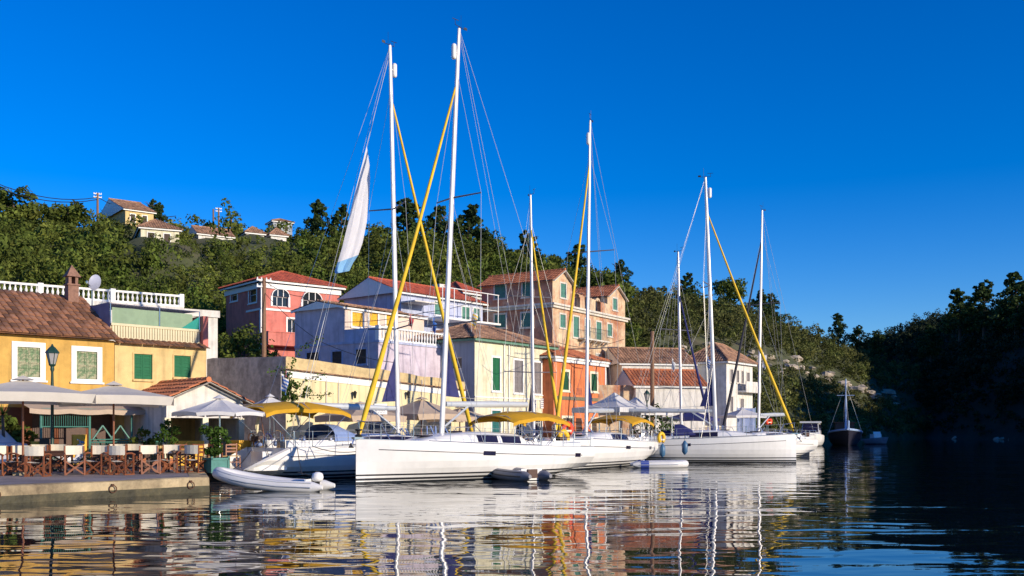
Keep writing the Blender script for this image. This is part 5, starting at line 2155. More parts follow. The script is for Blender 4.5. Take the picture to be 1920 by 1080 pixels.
M_fend = mat('blue_fender', (0.05, 0.14, 0.26), .4, .15, 4)
def fender(label, px, y0, y1, Y):
    p = W(px, y1, Y)
    hgt = hz(y0, Y) - p.z
    t = thing('boat_fender', label, 'fender', p)
    r = .16
    MB().lathe([(.02, 0), (.07, .05), (r, hgt * .22), (r, hgt * .75), (.07, hgt * .95), (.03, hgt)], 10).build('body', M_fend, t, smooth=True)
    MB().tube([(0, 0, hgt * .98), (0, .05, hgt + .45)], .012, 5).build('line', M_cable, t)
fender('blue fender at the stern of the middle yacht, left of two', 1242, 832, 858, 54.6)
fender('blue fender beside the right hand yacht, right of two', 1284, 826, 853, 54.9)

# ------------------------------------------------------------------ dinghies
def dinghy(name, label, pos, ang, L, wd, r, mt, mf, bow_up=.25, engine=False, extra=None, tilt=0):
    t = thing(name, label, 'dinghy', (pos[0], pos[1], pos[2] if len(pos) > 2 else 0), math.radians(ang))
    path = []
    hw = wd / 2 - r
    def z(x):
        return r * .8 + bow_up * max(0, x / L) ** 2.2
    pts = [(-.42, hw), (-.1, hw), (L * .3, hw), (L * .58, hw * 1.0), (L * .76, hw * .88), (L * .89, hw * .58), (L * .965, hw * .26), (L * .98, 0)]
    pts = [(x, y, z(x)) for x, y in pts]
    full = pts + [(x, -y, zz) for x, y, zz in reversed(pts[:-1])]
    n = len(full)
    rad = [r * .35, r * .95] + [r] * (n - 4) + [r * .95, r * .35]
    MB().tube(full, rad, 12).build('tube', mt, t, smooth=True)
    b = MB()
    P = [[(x, s * hw, z(x) - r * (.7 if abs(s) > .5 else .95)) for s in (-1, -.5, 0, .5, 1)] for x in (.1, L * .3, L * .58)]
    P.append([(L * .8, s * hw * .8, z(L * .8) - r * .6) for s in (-1, -.5, 0, .5, 1)])
    P.append([(L * .94, s * hw * .3, z(L * .94) - r * .3) for s in (-1, -.5, 0, .5, 1)])
    b.grid(P)
    b.build('floor', mf, t)
    b = MB()
    b.box(.1, .15, -hw, hw, .02, r * 2.1)
    b.build('transom', mf, t)
    b = MB()
    b.box(L * .42, L * .5, -hw, hw, r * 1.5, r * 1.6)
    b.build('seat', mf, t)
    b = MB()
    for s in (-1, 1):
        q = [(x, s * (y + r * .72), zz + r * .7) for x, y, zz in pts[1:-1]]
        b.tube(q, .012, 4)
        q = [(x, s * (y + r * 1.0), zz) for x, y, zz in pts[1:-1]]
        b.tube(q, .022, 4)
    b.build('grab_line', M_boom if mt is not M_greyrub else M_black, t)
    if engine:
        b = MB()
        b.lathe([(.1, 0), (.17, .05), (.19, .14), (.16, .25), (.06, .3)], 10, (-.06, 0, r * 1.6))
        e = b.build('outboard_cowl', M_gel, t, smooth=True)
        b = MB()
        b.box(-.12, -.02, -.04, .04, -.3, r * 1.6 + .02)
        b.box(-.05, .2, -.06, .06, r * 1.3, r * 1.7)
        b.tube([(0, 0, r * 1.6 + .15), (.55, .1, r * 1.6 + .3)], .02, 5)
        b.build('outboard_leg', M_black, e)
    return t
M_pvc = mat('white_pvc', (0.7, 0.69, 0.67), .45, .04, 3)
M_greyrub = mat('grey_rubber', (0.2, 0.2, 0.22), .5, .1, 3)
M_bluepvc = mat('blue_pvc', (0.03, 0.06, 0.3), .5, .1, 3)
d1 = dinghy('inflatable_dinghy', 'white inflatable dinghy with outboard at the quay corner', (gx(592, 30.9), 30.9, -.02), 170, 3.3, 1.45, .185, M_pvc, M_gel, .42, True)
d2 = dinghy('inflatable_dinghy', 'grey inflatable dinghy tied beside the foreground yacht', (gx(1000, 36.9), 36.9, 0), 128, 2.5, 1.4, .21, M_greyrub, M_gel, .15)
MB().box(.02, .1, -.22, .22, .1, .42).build('motor_bracket', M_dkwood, d2)
d3 = dinghy('inflatable_dinghy', 'small white and blue inflatable dinghy beside the middle yacht', (gx(1200, 49.5), 49.5, 0), 2, 2.3, 1.3, .19, M_pvc, M_gel, .03)
MB().tube([(-.05, .42, .16), (.35, .45, .16)], .2, 12).build('blue_patch', M_bluepvc, d3)
MB().tube([(-.05, -.46, .16), (.35, -.46, .16)], .2, 12).build('blue_patch', M_bluepvc, d3)

def rope(label, p, q, r=.014, sag=.15, m=None):
    p, q = Vector(p), Vector(q)
    t = MB()
    t.tube([p.lerp(q, k / 10) - Vector((0, 0, sag * 4 * k / 10 * (1 - k / 10))) for k in range(11)], r, 5)
    tag(t.build('mooring_rope', m or M_cable), label, 'rope')
rope('rope hanging from the foreground yacht to the grey dinghy', W(945, 835, 39.8), W(940, 893, 37.6), .012, .02)
rope('dark mooring line from the left yacht stern to the white dinghy', W(557, 837, 37.4), W(567, 890, 31.5), .014, .1)
rope('mooring line crossing the side of the left yacht', W(585, 836, 37.4), W(672, 846, 35.6), .014, .12)
rope('mooring line from the open stern to the quay', W(470, 845, 37.6), W(436, 880, 35.6), .016, .1)
rope('mooring line from the motor boat bow to the water', W(1494, 818, 60), W(1528, 836, 98), .02, .3)

# ------------------------------------------------------------------ motor boat, fishing boat, small boat
def simple_hull(root, L, B, fs, fb, mats, stripes=((.1, .16),), rake=.6):
    H = Hull(L, B, fs, fb, stern=.9, rake=0, bow_rake=rake, fullness=2.6)
    H.hull_mesh('hull', mats, root, stripes, cove=0, n=20)
    b = MB()
    xs = [L * k / 16 for k in range(17)]
    b.grid([[(H.X(x, H.h(x)), l * H.b(x), H.h(x) - .04) for l in (-1, -.5, 0, .5, 1)] for x in xs])
    b.build('deck', M_deck, root)
    return H
t = thing('motor_boat', 'white cabin motor boat moored beyond the right hand yacht', 'motor boat', (gx(1541, 112), 116, 0), math.radians(-108))
H = simple_hull(t, 7.5, 3.0, 1.0, 1.5, [M_gel, M_anti, M_stripe])
b = MB()
b.add([(1.0, -1.15, 1.0), (4.6, -1.0, 1.3), (4.6, 1.0, 1.3), (1.0, 1.15, 1.0), (1.2, -1.05, 2.55), (3.6, -.85, 2.65), (3.6, .85, 2.65), (1.2, 1.05, 2.55)],
      ((0, 1, 5, 4), (1, 2, 6, 5), (2, 3, 7, 6), (3, 0, 4, 7), (4, 5, 6, 7)))
b.box(.8, 3.9, -1.15, 1.15, 2.62, 2.8)
b.build('cabin', M_gel, t)
b = MB()
for s in (-1, 1):
    b.add([(1.5, s * 1.15, 1.75), (4.1, s * 1.02, 1.85), (3.75, s * .93, 2.5), (1.5, s * 1.1, 2.45)], ((0, 1, 2, 3),))
b.build('side_window', M_smoke, t)
b = MB()
b.add([(4.5, -.85, 1.6), (4.5, .85, 1.6), (3.8, .78, 2.55), (3.8, -.78, 2.55)], ((0, 1, 2, 3),))
b.build('windscreen', M_smoke, t)
b = MB()
b.tube([(4.6, -1.1, 1.4), (5.0, -1.1, 2.0), (7.4, -.3, 2.15), (7.6, 0, 2.15), (7.4, .3, 2.15), (5.0, 1.1, 2.0), (4.6, 1.1, 1.4)], .025, 5)
b.build('bow_rail', M_steel, t)

t = thing('fishing_boat', 'dark wooden fishing boat with a blue mast in the shade', 'fishing boat', (gx(1590, 124), 126, 0), math.radians(-105))
M_dkhull = mat('dark_blue_hull', (0.02, 0.02, 0.035), .45, .15, 2)
M_ltblue = mat('light_blue_paint', (0.35, 0.48, 0.7), .5, .1, 2)
H = simple_hull(t, 10.5, 3.8, 1.2, 1.85, [M_dkhull, M_anti, M_dkhull], rake=.35)
b = MB()
for s in (-1, 1):
    b.tube([(H.X(x, H.h(x)), s * H.b(x), H.h(x) + .06) for x in [10.5 * k / 16 for k in range(17)]], .13, 6)
b.tube([(10.6, 0, 1.7), (10.9, 0, 2.9)], .12, 6)
b.build('gunwale', M_ltblue, t)
b = MB()
b.box(1.5, 4.5, -1.1, 1.1, 1.1, 2.7)
b.box(1.3, 4.8, -1.3, 1.3, 2.7, 2.8)
b.build('wheelhouse', M_dkwood, t)
b = MB()
b.tube([(6, 0, 1.5), (6, 0, 8.0)], [.13, .07], 8)
b.tube([(6, -1.0, 6.0), (6, 1.0, 6.0)], .04, 5)
b.build('mast', M_ltblue, t)
for s in (-1, 1):
    stay(t, 'mast_stay', (6, 0, 7.4), (5, s * 1.9, 1.6), .025)
stay(t, 'mast_stay', (6, 0, 7.4), (10.6, 0, 2.6), .025)
stay(t, 'mast_stay', (6, 0, 7.4), (.5, 0, 1.8), .025)
t = thing('small_boat', 'small open motor boat beside the dark fishing boat', 'boat', (gx(1636, 126), 128, 0), math.radians(-80))
H = simple_hull(t, 4.5, 1.9, .65, .95, [mat('pale_blue_hull', (0.3, 0.36, 0.45), .4, .1, 2), M_anti, M_stripe])
b = MB()
b.box(1.6, 2.6, -.5, .5, .6, 1.3)
b.add([(2.6, -.55, 1.0), (2.6, .55, 1.0), (2.35, .5, 1.6), (2.35, -.5, 1.6)], ((0, 1, 2, 3),))
b.build('console', M_gel, t)
# ------------------------------------------------------------------ parasols and awnings
M_par_grey = mat('off_white_parasol_canvas', (0.7, 0.65, 0.56), .9, .08, 1.5, 0.2, 5, trans=.25)
M_par_white = mat('white_parasol_canvas', (0.72, 0.71, 0.7), .9, .05, 3, trans=.2)
M_par_beige = mat('beige_parasol_canvas', (0.58, 0.45, 0.33), .9, .08, 3, trans=.2)

def parasol(label, px, Y, rad, z_peak, z_edge, val, sides=4, rot=0.0, m=None, pole=M_wood, group=None, open_vent=True):
    t = thing('parasol', label, 'parasol', (gx(px, Y), Y, QZ), rot, group)
    zp, ze = z_peak - QZ, z_edge - QZ
    ring = []
    n = sides
    seg = 6
    edge = []
    for k in range(n):
        a0 = 2 * math.pi * (k + .5) / n
        a1 = 2 * math.pi * (k + 1.5) / n
        for j in range(seg):
            q = j / seg
            x = rad * (math.cos(a0) * (1 - q) + math.cos(a1) * q)
            y = rad * (math.sin(a0) * (1 - q) + math.sin(a1) * q)
            sagk = math.sin(math.pi * q)
            edge.append((x, y, ze - .0 + .05 * sagk))
    P = []
    for f in (0.06, .3, .55, .8, 1.0):
        row = []
        for i, (x, y, z) in enumerate(edge):
            q = (i % seg) / seg
            dip = .07 * math.sin(math.pi * q) * math.sin(math.pi * min(1, f)) * 1.0
            row.append((x * f, y * f, zp + (z - zp) * (f ** .93) - dip))
        P.append(row)
    b = MB()
    b.grid(P, close=True)
    b.add(P[0], [tuple(range(len(edge)))])
    b.build('canopy', m, t, smooth=False)
    if val > 0:
        b = MB()
        for k in range(n):
            idx = list(range(k * seg, k * seg + seg + 1))
            up = [Vector(edge[i % len(edge)]) for i in idx]
            for j in range(seg):
                a, c = up[j], up[j + 1]
                ins = .02
                if j == 0:
                    a = a.lerp(c, .18)
                if j == seg - 1:
                    c = c.lerp(a, .18)
                b.quad(up[j], up[j + 1], c * 1.005 + Vector((0, 0, -val)), a * 1.005 + Vector((0, 0, -val)))
        b.build('valance', m, t)
    if open_vent:
        v = MB()
        r = rad * .16
        Q = [(r * math.cos(2 * math.pi * (k + .5) / n), r * math.sin(2 * math.pi * (k + .5) / n), zp - .02) for k in range(n)]
        v.add(Q + [(0, 0, zp + .12)], [(k, (k + 1) % n, n) for k in range(n)])
        v.build('vent_cap', m, t)
    MB().tube([(0, 0, 0), (0, 0, zp)], .032, 8).build('pole', pole, t)
    for k in range(n):
        a = 2 * math.pi * (k + .5) / n
        MB().tube([(0, 0, zp - .06), (rad * .97 * math.cos(a), rad * .97 * math.sin(a), ze - .04)], .014, 5).build('rib', pole, t)
    MB().box(-.3, .3, -.3, .3, 0, .09).build('base', M_conc, t)
    return t

parasol('large off white parasol at the left edge of the cafe', 43, 31.6, 2.75, hz(711, 31.6), hz(741, 31.6), .3, 4, .5, M_par_grey)
parasol('large off white parasol in front of the cream house', 213, 33.6, 2.45, hz(721, 33.6), hz(746, 33.6), .3, 4, .45, M_par_grey)
parasol('white octagonal parasol in front of the gabled cafe', 412, 36.2, 1.72, hz(746, 36.2), hz(775, 36.2), .14, 8, .2, M_par_white, M_steel)
parasol('blue white parasol behind the left yacht awning', 506, 42.5, 1.5, hz(743, 42.5), hz(770, 42.5), .15, 4, .6, M_par_white, M_steel)
parasol('beige parasol beside the notice board on the quay', 676, 49.0, 2.3, hz(757, 49), hz(781, 49), .3, 4, .75, M_par_beige)
parasol('beige parasol with a shaded peak left of the tallest mast', 790, 52.0, 2.4, hz(748, 52), hz(778, 52), .3, 4, .8, M_par_beige)
parasol('beige parasol between the tallest mast and the pale house', 862, 56.5, 1.9, hz(764, 56.5), hz(784, 56.5), .25, 4, .7, M_par_beige)
parasol('navy parasol behind the right hand yacht cockpit', 1296, 68, 1.9, hz(770, 68), hz(785, 68), .2, 6, .3, M_navy, M_steel)
parasol('pale parasol by the end of the quay', 1392, 80, 2.0, hz(766, 80), hz(780, 80), .2, 4, .3, M_par_white, M_steel)

def tent(label, px, Y, rad, zp, ze, m, rot):
    t = thing('peaked_tent', label, 'tent', (gx(px, Y), Y, QZ), rot)
    b = MB()
    P = []
    for f in (0.02, .12, .25, .45, .7, 1.0):
        row = []
        for k in range(24):
            a = 2 * math.pi * (k / 24)
            c = max(abs(math.cos(a)), abs(math.sin(a)))
            r = rad * f / c
            row.append((r * math.cos(a), r * math.sin(a), ze - QZ + (zp - ze) * (1 - f) ** 2.0))
        P.append(row)
    b.grid(P, close=True)
    b.grid([P[-1], [(x, y, z - .3) for x, y, z in P[-1]]], close=True)
    b.build('canopy', m, t)
    for sx in (-1, 1):
        for sy in (-1, 1):
            MB().tube([(sx * rad * .97, sy * rad * .97, 0), (sx * rad * .97, sy * rad * .97, ze - QZ)], .035, 6).build('leg', M_steel, t)
    return t
tent('white peaked tent beside the orange house', 1152, 62.5, 1.9, hz(735, 62.5), hz(765, 62.5), M_par_white, .8)
tent('white peaked tent in front of the rounded bush', 1192, 64.0, 1.7, hz(744, 64), hz(770, 64), M_par_white, .8)

# cafe pergola standing in front of the yellow and cream houses
pr = thing('cafe_pergola', 'green metal cafe pergola with railings and a beige awning', 'pergola', tuple(h1.root.location), h1.a)
PY = -1.7
ux = [h1.U(p, PY) for p in (77, 168, 247, 318)]
ztop = hz(768, 38.5) - QZ
for u in ux:
    MB().tube([(u, PY, 0), (u, PY, ztop)], .05, 8).build('post', M_tealrail, pr)
MB().tube([(ux[0], PY, ztop), (ux[-1], PY, ztop)], .045, 6).build('beam', M_tealrail, pr)
b = MB()
P = [[(ux[0] - .5 + (ux[-1] - ux[0] + .8) * k / 16, PY - .25 + 1.9 * j / 4, ztop + .02 + .42 * j / 4 - .05 * math.sin(math.pi * (k % 4) / 4)) for k in range(17)] for j in range(5)]
b.grid(P)
b.grid([P[0], [(x, y - .01, z - .18) for x, y, z in P[0]]])
b.build('awning_cloth', M_par_beige, pr)
for i in range(3):
    b = MB()
    for z in (.95, 1.05) if i else (1.55, 2.2):
        b.tube([(ux[i], PY, z), (ux[i + 1], PY, z)], .025, 6)
    b.build('rail', M_tealrail, pr)
    me = MB().tube([(0, PY, .1 if i else 1.55), (0, PY, .95 if i else 2.2)], .012, 4).mesh('baluster', M_tealrail)
    n = 22
    for k in range(1, n):
        inst('baluster', me, pr, (ux[i] + (ux[i + 1] - ux[i]) * k / n, 0, 0))
    if i:
        b = MB()
        for c in (.3, .72):
            x = ux[i] + (ux[i + 1] - ux[i]) * c
            b.beam((x - .38, PY, 1.07), (x, PY, 1.6), .05, .05)
            b.beam((x, PY, 1.6), (x + .38, PY, 1.07), .05, .05)
        b.build('truss', M_tealrail, pr)
M_sunny = mat('sunny_yellow_paint', (0.72, 0.4, 0.04))
MB().box(h1.U(138, PY), h1.U(166, PY), PY + .1, PY + .2, 0.1, 1.25).build('yellow_panel', M_sunny, pr)
MB().box(h1.U(60, PY), h1.U(84, PY), PY + .1, PY + .2, 0.3, 1.0).build('yellow_panel', M_sunny, pr)

# ------------------------------------------------------------------ director's chairs
def director_chair():
    t = thing('director_chair', 'x', 'chair')
    for s in (-1, 1):
        MB().beam((s * .27, -.2, .02), (-s * .27, -.2, .44), .03, .045).build('leg', M_wood, t)
        MB().beam((s * .27, .2, .02), (-s * .27, .2, .44), .03, .045).build('leg', M_wood, t)
        MB().beam((s * .28, -.26, .02), (s * .28, .26, .02), .05, .035).build('foot_rail', M_wood, t)
        b = MB()
        b.beam((s * .28, -.21, .02), (s * .28, -.21, .66), .035, .045)
        b.beam((s * .28, .21, .02), (s * .28, .21, .92), .035, .045)
        b.build('side_frame', M_wood, t)
        b = MB()
        b.tube([(s * .29, -.27, .64), (s * .29, -.1, .69), (s * .29, .1, .69), (s * .29, .23, .66)], .03, 6)
        b.build('armrest', M_wood, t)
    P = [[(x, y, .45 - .035 * (1 - (x / .27) ** 2)) for x in (-.27, -.14, 0, .14, .27)] for y in (-.21, 0, .21)]
    MB().grid(P).build('seat', M_canvas, t)
    P = [[(x, .225 + .05 * (1 - (x / .29) ** 2), z) for x in (-.29, -.15, 0, .15, .29)] for z in (.64, .74, .84, .93)]
    b = MB()
    b.grid(P)
    b.grid([[(x, y + .012, z) for x, y, z in r] for r in P])
    b.build('backrest', M_canvas, t)
    return t
proto = director_chair()
fy = lambda py: (CH - QZ) * F / (py - HZ)      # depth of a quay-level point seen at row py
spots = [(9, 31.2, 1.2, 'leftmost in the front row, cut by the picture edge'), (36, 31.6, 0.2, 'in front of the white car, second in the front row'),
         (71, 30.6, 3.14, 'turned away from the water, left of the lamp post'), (69, 34.0, 0.1, 'in the back row behind the one turned away at left'),
         (104, 34.2, 0.0, 'in the back row in front of the lamp post foot'), (140, 31.6, .45, 'in the front row below the scooter'),
         (181, 32.0, -.1, 'in the front row just left of the second parasol pole'), (217, 34.8, .1, 'in the back row right behind the second parasol pole'),
         (228, 31.7, 2.9, 'turned away from the water beside the second parasol pole'), (247, 35.0, -.1, 'in the back row right of the second parasol pole'),
         (281, 32.4, .5, 'in the front row right of the second parasol'), (319, 33.2, .1, 'in the front row below the potted lemon bush'),
         (368, 33.2, 2.7, 'rightmost of the row, turned away, beside the planter box')]
for i, (px, Y, rot, lab) in enumerate(spots):
    o = proto if i == 0 else copy_tree(proto)
    o.location = (gx(px, Y), Y, QZ)
    o.rotation_euler = (0, 0, rot)
    tag(o, 'cream canvas director chair ' + lab, 'chair', 'director chairs along the quay')

def cafe_table():
    t = thing('cafe_table', 'x', 'table')
    MB().box(-.38, .38, -.38, .38, .7, .74).build('table_top', M_dkwood, t)
    for sx in (-1, 1):
        for sy in (-1, 1):
            MB().box(sx * .33 - .03, sx * .33 + .03, sy * .33 - .03, sy * .33 + .03, 0, .7).build('leg', M_dkwood, t)
    b = MB()
    for s in (-1, 1):
        b.box(-.3, .3, s * .33 - .015, s * .33 + .015, .56, .7)
        b.box(s * .33 - .015, s * .33 + .015, -.3, .3, .56, .7)
        b.box(-.3, .3, s * .33 - .012, s * .33 + .012, .16, .21)
        b.beam((-.3, s * .33, .2), (.3, s * .33, .58), .02, .04)
        b.beam((.3, s * .33, .2), (-.3, s * .33, .58), .02, .04)
    b.build('apron', M_dkwood, t)
    return t
tp = cafe_table()
for i, (px, Y, lab) in enumerate(((48, 32.4, 'between the two leftmost chairs'), (110, 33.0, 'in front of the lamp post'), (196, 32.8, 'left of the second parasol pole'),
                                  (258, 33.4, 'right of the second parasol pole'), (340, 33.8, 'nearest the planter box'))):
    o = tp if i == 0 else copy_tree(tp)
    o.location = (gx(px, Y), Y, QZ)
    o.rotation_euler = (0, 0, .15 * i)
    tag(o, 'dark wooden cafe table ' + lab, 'table', 'cafe tables along the quay')

def wood_chair(m):
    t = thing('taverna_chair', 'x', 'chair')
    MB().box(-.21, .21, -.21, .21, .43, .46).build('seat', mat('rush_seat', (0.4, 0.28, 0.12), .9, .2, 10), t)
    for sx in (-1, 1):
        MB().box(sx * .2 - .02, sx * .2 + .02, -.21, -.17, 0, .43).build('leg', m, t)
        MB().box(sx * .2 - .02, sx * .2 + .02, .18, .22, 0, .92).build('leg', m, t)
    for z in (.58, .7, .84):
        MB().box(-.18, .18, .19, .21, z, z + .06).build('back_slat', m, t)
    b = MB()
    for y in (-.19, .2):
        b.box(-.18, .18, y - .01, y + .01, .2, .23)
    for s in (-1, 1):
        b.box(s * .2 - .01, s * .2 + .01, -.17, .18, .26, .29)
    b.build('stretcher', m, t)
    return t
wc = wood_chair(M_wood)
first = True
for (px, Y, rot, lab) in ((340, 36.6, .4, 'left of the yellow counter'), (370, 37.0, .2, 'in front of the yellow counter'), (391, 36.4, -.5, 'left of the white parasol pole'),
                          (414, 37.4, 2.8, 'behind the white parasol pole'), (437, 37.6, .6, 'below the yellow cabinet'),
                          (692, 49.5, .4, 'below the notice board on the quay'), (730, 50.5, 2.2, 'left of the leftmost tall mast foot'), (805, 53, .3, 'below the shaded peak parasol'),
                          (838, 54, 2.0, 'between two beige parasols'), (880, 57.5, 1.0, 'at the corner of the pale quay house')):
    o = wc if first else copy_tree(wc)
    first = False
    o.location = (gx(px, Y), Y, QZ)
    o.rotation_euler = (0, 0, rot)
    tag(o, 'red brown wooden taverna chair ' + lab, 'chair', 'wooden taverna chairs')

# yellow cabinet
t = thing('yellow_cabinet', 'bright yellow cabinet beside the open stern yacht', 'cabinet', (gx(458, 39.5), 39.5, QZ), .7)
b = MB()
b.box(-.4, .4, -.3, .3, .12, .95)
b.box(-.43, .43, -.33, .33, .95, 1.02)
b.build('body', M_sunny, t)
for s in (-1, 1):
    MB().box(s * .2 - .185, s * .2 + .185, -.32, -.302, .18, .9).build('door', M_sunny, t)
MB().box(-.38, .38, -.28, .28, 0, .12).build('plinth', M_black, t)

# ------------------------------------------------------------------ potted plants
def potted(label, px, Y, pr_, ph, rx, rz, n, leaf, m, potm, seed, square=False, lift=0.0):
    t = thing('potted_plant', label, 'plant', (gx(px, Y), Y, QZ), .75)
    b = MB()
    if square:
        b.box(-pr_, pr_, -pr_, pr_, 0, ph)
        b.box(-pr_ - .03, pr_ + .03, -pr_ - .03, pr_ + .03, ph - .07, ph)
        for s in (-1, 1):
            b.box(s * pr_ - .03, s * pr_ + .03, -pr_ - .03, -pr_ + .03, 0, ph + .05)
    else:
        b.lathe([(pr_ * .7, 0), (pr_ * .95, ph * .8), (pr_ * 1.08, ph * .82), (pr_ * 1.08, ph)], 12)
    b.build('pot', potm, t)
    q, tt = leaf_quads(seed, n, rx, rx, rz, leaf, max(7, n // 45))
    inst('foliage', quads_mesh('foliage', q + np.array([0, 0, ph + lift + rz * .8]), tt, m), t)
    b = MB()
    for k in range(3):
        a = k * 2.1
        b.tube([(0, 0, ph - .05), (rx * .2 * math.cos(a), rx * .2 * math.sin(a), ph + lift + rz * .4), (rx * .4 * math.cos(a), rx * .4 * math.sin(a), ph + lift + rz)], [.03, .02, .01], 5)
    b.build('stem', M_bark, t)
    return t
M_green_box = mat('green_planter_paint', (0.05, 0.2, 0.17), .6, .2, 4)
M_terra = mat('terracotta_pot', (0.4, 0.14, 0.06), .8, .15, 5)
potted('leafy shrub in a green square planter at the quay corner', 405, 33.4, .3, .5, .5, .62, 700, .07, M_bush, M_green_box, 401, True, .1)
potted('lemon bush in a pot below the cream house', 314, 36.0, .25, .4, .55, .5, 600, .06, M_bush, M_terra, 402, False, .5)
potted('dark green potted shrub beside the pergola post', 268, 36.6, .25, .4, .45, .6, 500, .07, M_wood1, M_terra, 403, False, .1)
potted('potted shrub with pale flowers in front of the yellow panel', 178, 35.6, .22, .3, .3, .32, 350, .05, mat('yellow_green_leaves', (0.3, 0.28, 0.05), .8, .3, 3, tint=True), M_terra, 404)
potted('broad leafy shrub at the far left behind the car', 22, 37.5, .3, .5, .75, .6, 700, .1, M_wood1, M_terra, 405, False, .3)
potted('red flower pot behind the left yacht cockpit', 608, 46.0, .28, .5, .3, .25, 300, .06, M_bush, M_terra, 406, False, .2)
potted('green potted shrub beside the pale quay house', 893, 57.2, .25, .4, .5, .45, 500, .07, M_bush, M_terra, 407)
t = thing('yucca_plant', 'spiky yucca growing above the left parasol', 'plant', (gx(5, 36.5), 36.5, QZ), 0)
MB().tube([(0, 0, 0), (.03, 0, 1.2), (-.02, .03, 2.0)], [.07, .06, .05], 7).build('trunk', M_bark, t)
b = MB()
g = random.Random(2)
for k in range(60):
    a = g.uniform(0, 6.28)
    e = g.uniform(-.3, 1.2)
    l = g.uniform(.4, .6)
    d = Vector((math.cos(a) * math.cos(e), math.sin(a) * math.cos(e), math.sin(e)))
    s = d.cross(Vector((0, 0, 1))).normalized() * .025
    c = Vector((0, 0, 2.0))
    b.add([c - s, c + s, c + d * l + Vector((0, 0, -.06))], ((0, 1, 2),))
b.build('leaves', M_bush, t)

# climbing plant on the boundary wall corner
t = thing('climbing_vine', 'leafy vine climbing the corner of the boundary wall', 'vine', (gx(545, 48.6), 48.6, QZ), 0)
g = random.Random(12)
Q, T_ = [], []
b = MB()
for path in ([(548, 790), (545, 745), (543, 700), (552, 672), (562, 655), (575, 645), (606, 632)], [(546, 745), (538, 705), (530, 690), (505, 700)], [(548, 740), (570, 716), (590, 706), (612, 702)],
             [(548, 745), (575, 741), (600, 742), (622, 738)], [(545, 770), (530, 740), (535, 715)]):
    pts = [W(p[0], p[1], 48.7) - Vector(t.location) for p in path]
    b.tube(pts, .015, 4)
    for i in range(len(pts) - 1):
        ln = int((pts[i + 1] - pts[i]).length / .03)
        for k in range(ln):
            c = pts[i].lerp(pts[i + 1], k / ln) + Vector((g.gauss(0, .09), g.gauss(0, .07), g.gauss(0, .1)))
            a = Vector((g.gauss(0, 1), g.gauss(0, 1), g.gauss(0, 1))).normalized() * .07
            d = a.cross(Vector((g.gauss(0, 1), g.gauss(0, 1), g.gauss(0, 1)))).normalized() * .05
            Q.append([c - a, c - d, c + a, c + d])
            T_.append(g.uniform(.7, 1.5))
b.build('stem', M_bark, t)
q, tt = leaf_quads(77, 800, .75, .3, .5, .075, 14)
off = np.array(W(552, 735, 48.6) - Vector(t.location))
inst('foliage', quads_mesh('foliage', np.concatenate([np.array(Q), q + off]), np.concatenate([np.array(T_), tt]), M_bush), t)

# ------------------------------------------------------------------ street lamps, poles, cables
def street_lamp(label, px, Y, y_top):
    hgt = hz(y_top, Y) - QZ
    t = thing('street_lamp', label, 'street lamp', (gx(px, Y), Y, QZ), .3)
    MB().lathe([(.16, 0), (.16, .12), (.1, .2), (.09, .7), (.06, .8), (.05, hgt * .55), (.075, hgt * .56), (.06, hgt * .6), (.04, hgt * .78), (.07, hgt * .8), (.05, hgt - .75)], 10).build('post', M_iron, t, smooth=True)
    ln = MB()
    ln.lathe([(.09, hgt - .72), (.19, hgt - .32)], 6)
    ln.build('lantern_glass', mat('milky_lamp_glass', (0.5, 0.48, 0.46), .3, .1, 4, trans=.3), t)
    b = MB()
    b.lathe([(.24, hgt - .32), (.22, hgt - .27), (.1, hgt - .12), (.05, hgt - .08), (.02, hgt)], 6)
    for k in range(6):
        a = 2 * math.pi * k / 6
        b.tube([(.095 * math.cos(a), .095 * math.sin(a), hgt - .73), (.195 * math.cos(a), .195 * math.sin(a), hgt - .32)], .012, 4)
    b.lathe([(.05, hgt - .8), (.12, hgt - .73), (.1, hgt - .7)], 6)
    b.build('lantern_cap', M_iron, t)
street_lamp('dark green street lamp in front of the yellow house', 98, 34.6, 645)
street_lamp('dark street lamp in front of the rounded bush', 1213, 63.5, 730)

def utility_pole(label, px, Y, yt, zb, arms=True):
    t = thing('utility_pole', label, 'pole', (gx(px, Y), Y, zb), .5)
    hgt = hz(yt, Y) - zb
    MB().tube([(0, 0, 0), (0, 0, hgt)], [.17, .12], 9).build('post', M_pole, t)
    if arms:
        b = MB()
        for z in (hgt - .15, hgt - .55):
            b.box(-.45, .45, -.05, .05, z, z + .09)
            for x in (-.4, -.15, .15, .4):
                b.lathe([(.04, 0), (.05, .05), (.03, .12)], 7, (x, 0, z + .09))
        b.build('insulator_arm', M_white, t)
    return t
utility_pole('weathered wooden utility pole in front of the pink house', 495, 60.5, 522, 1.0)
utility_pole('wooden pole rising beside the rounded bush', 1223, 67.5, 621, QZ, False)
utility_pole('pole beside the yellow hilltop house', 183, 119, 362, 25)
utility_pole('left post of a pair on the ridge', 400, 150, 392, 28, False)
utility_pole('right post of a pair on the ridge', 410, 150, 390, 28)
utility_pole('lone post in front of the ridge trees', 434, 140, 412, 25, False)

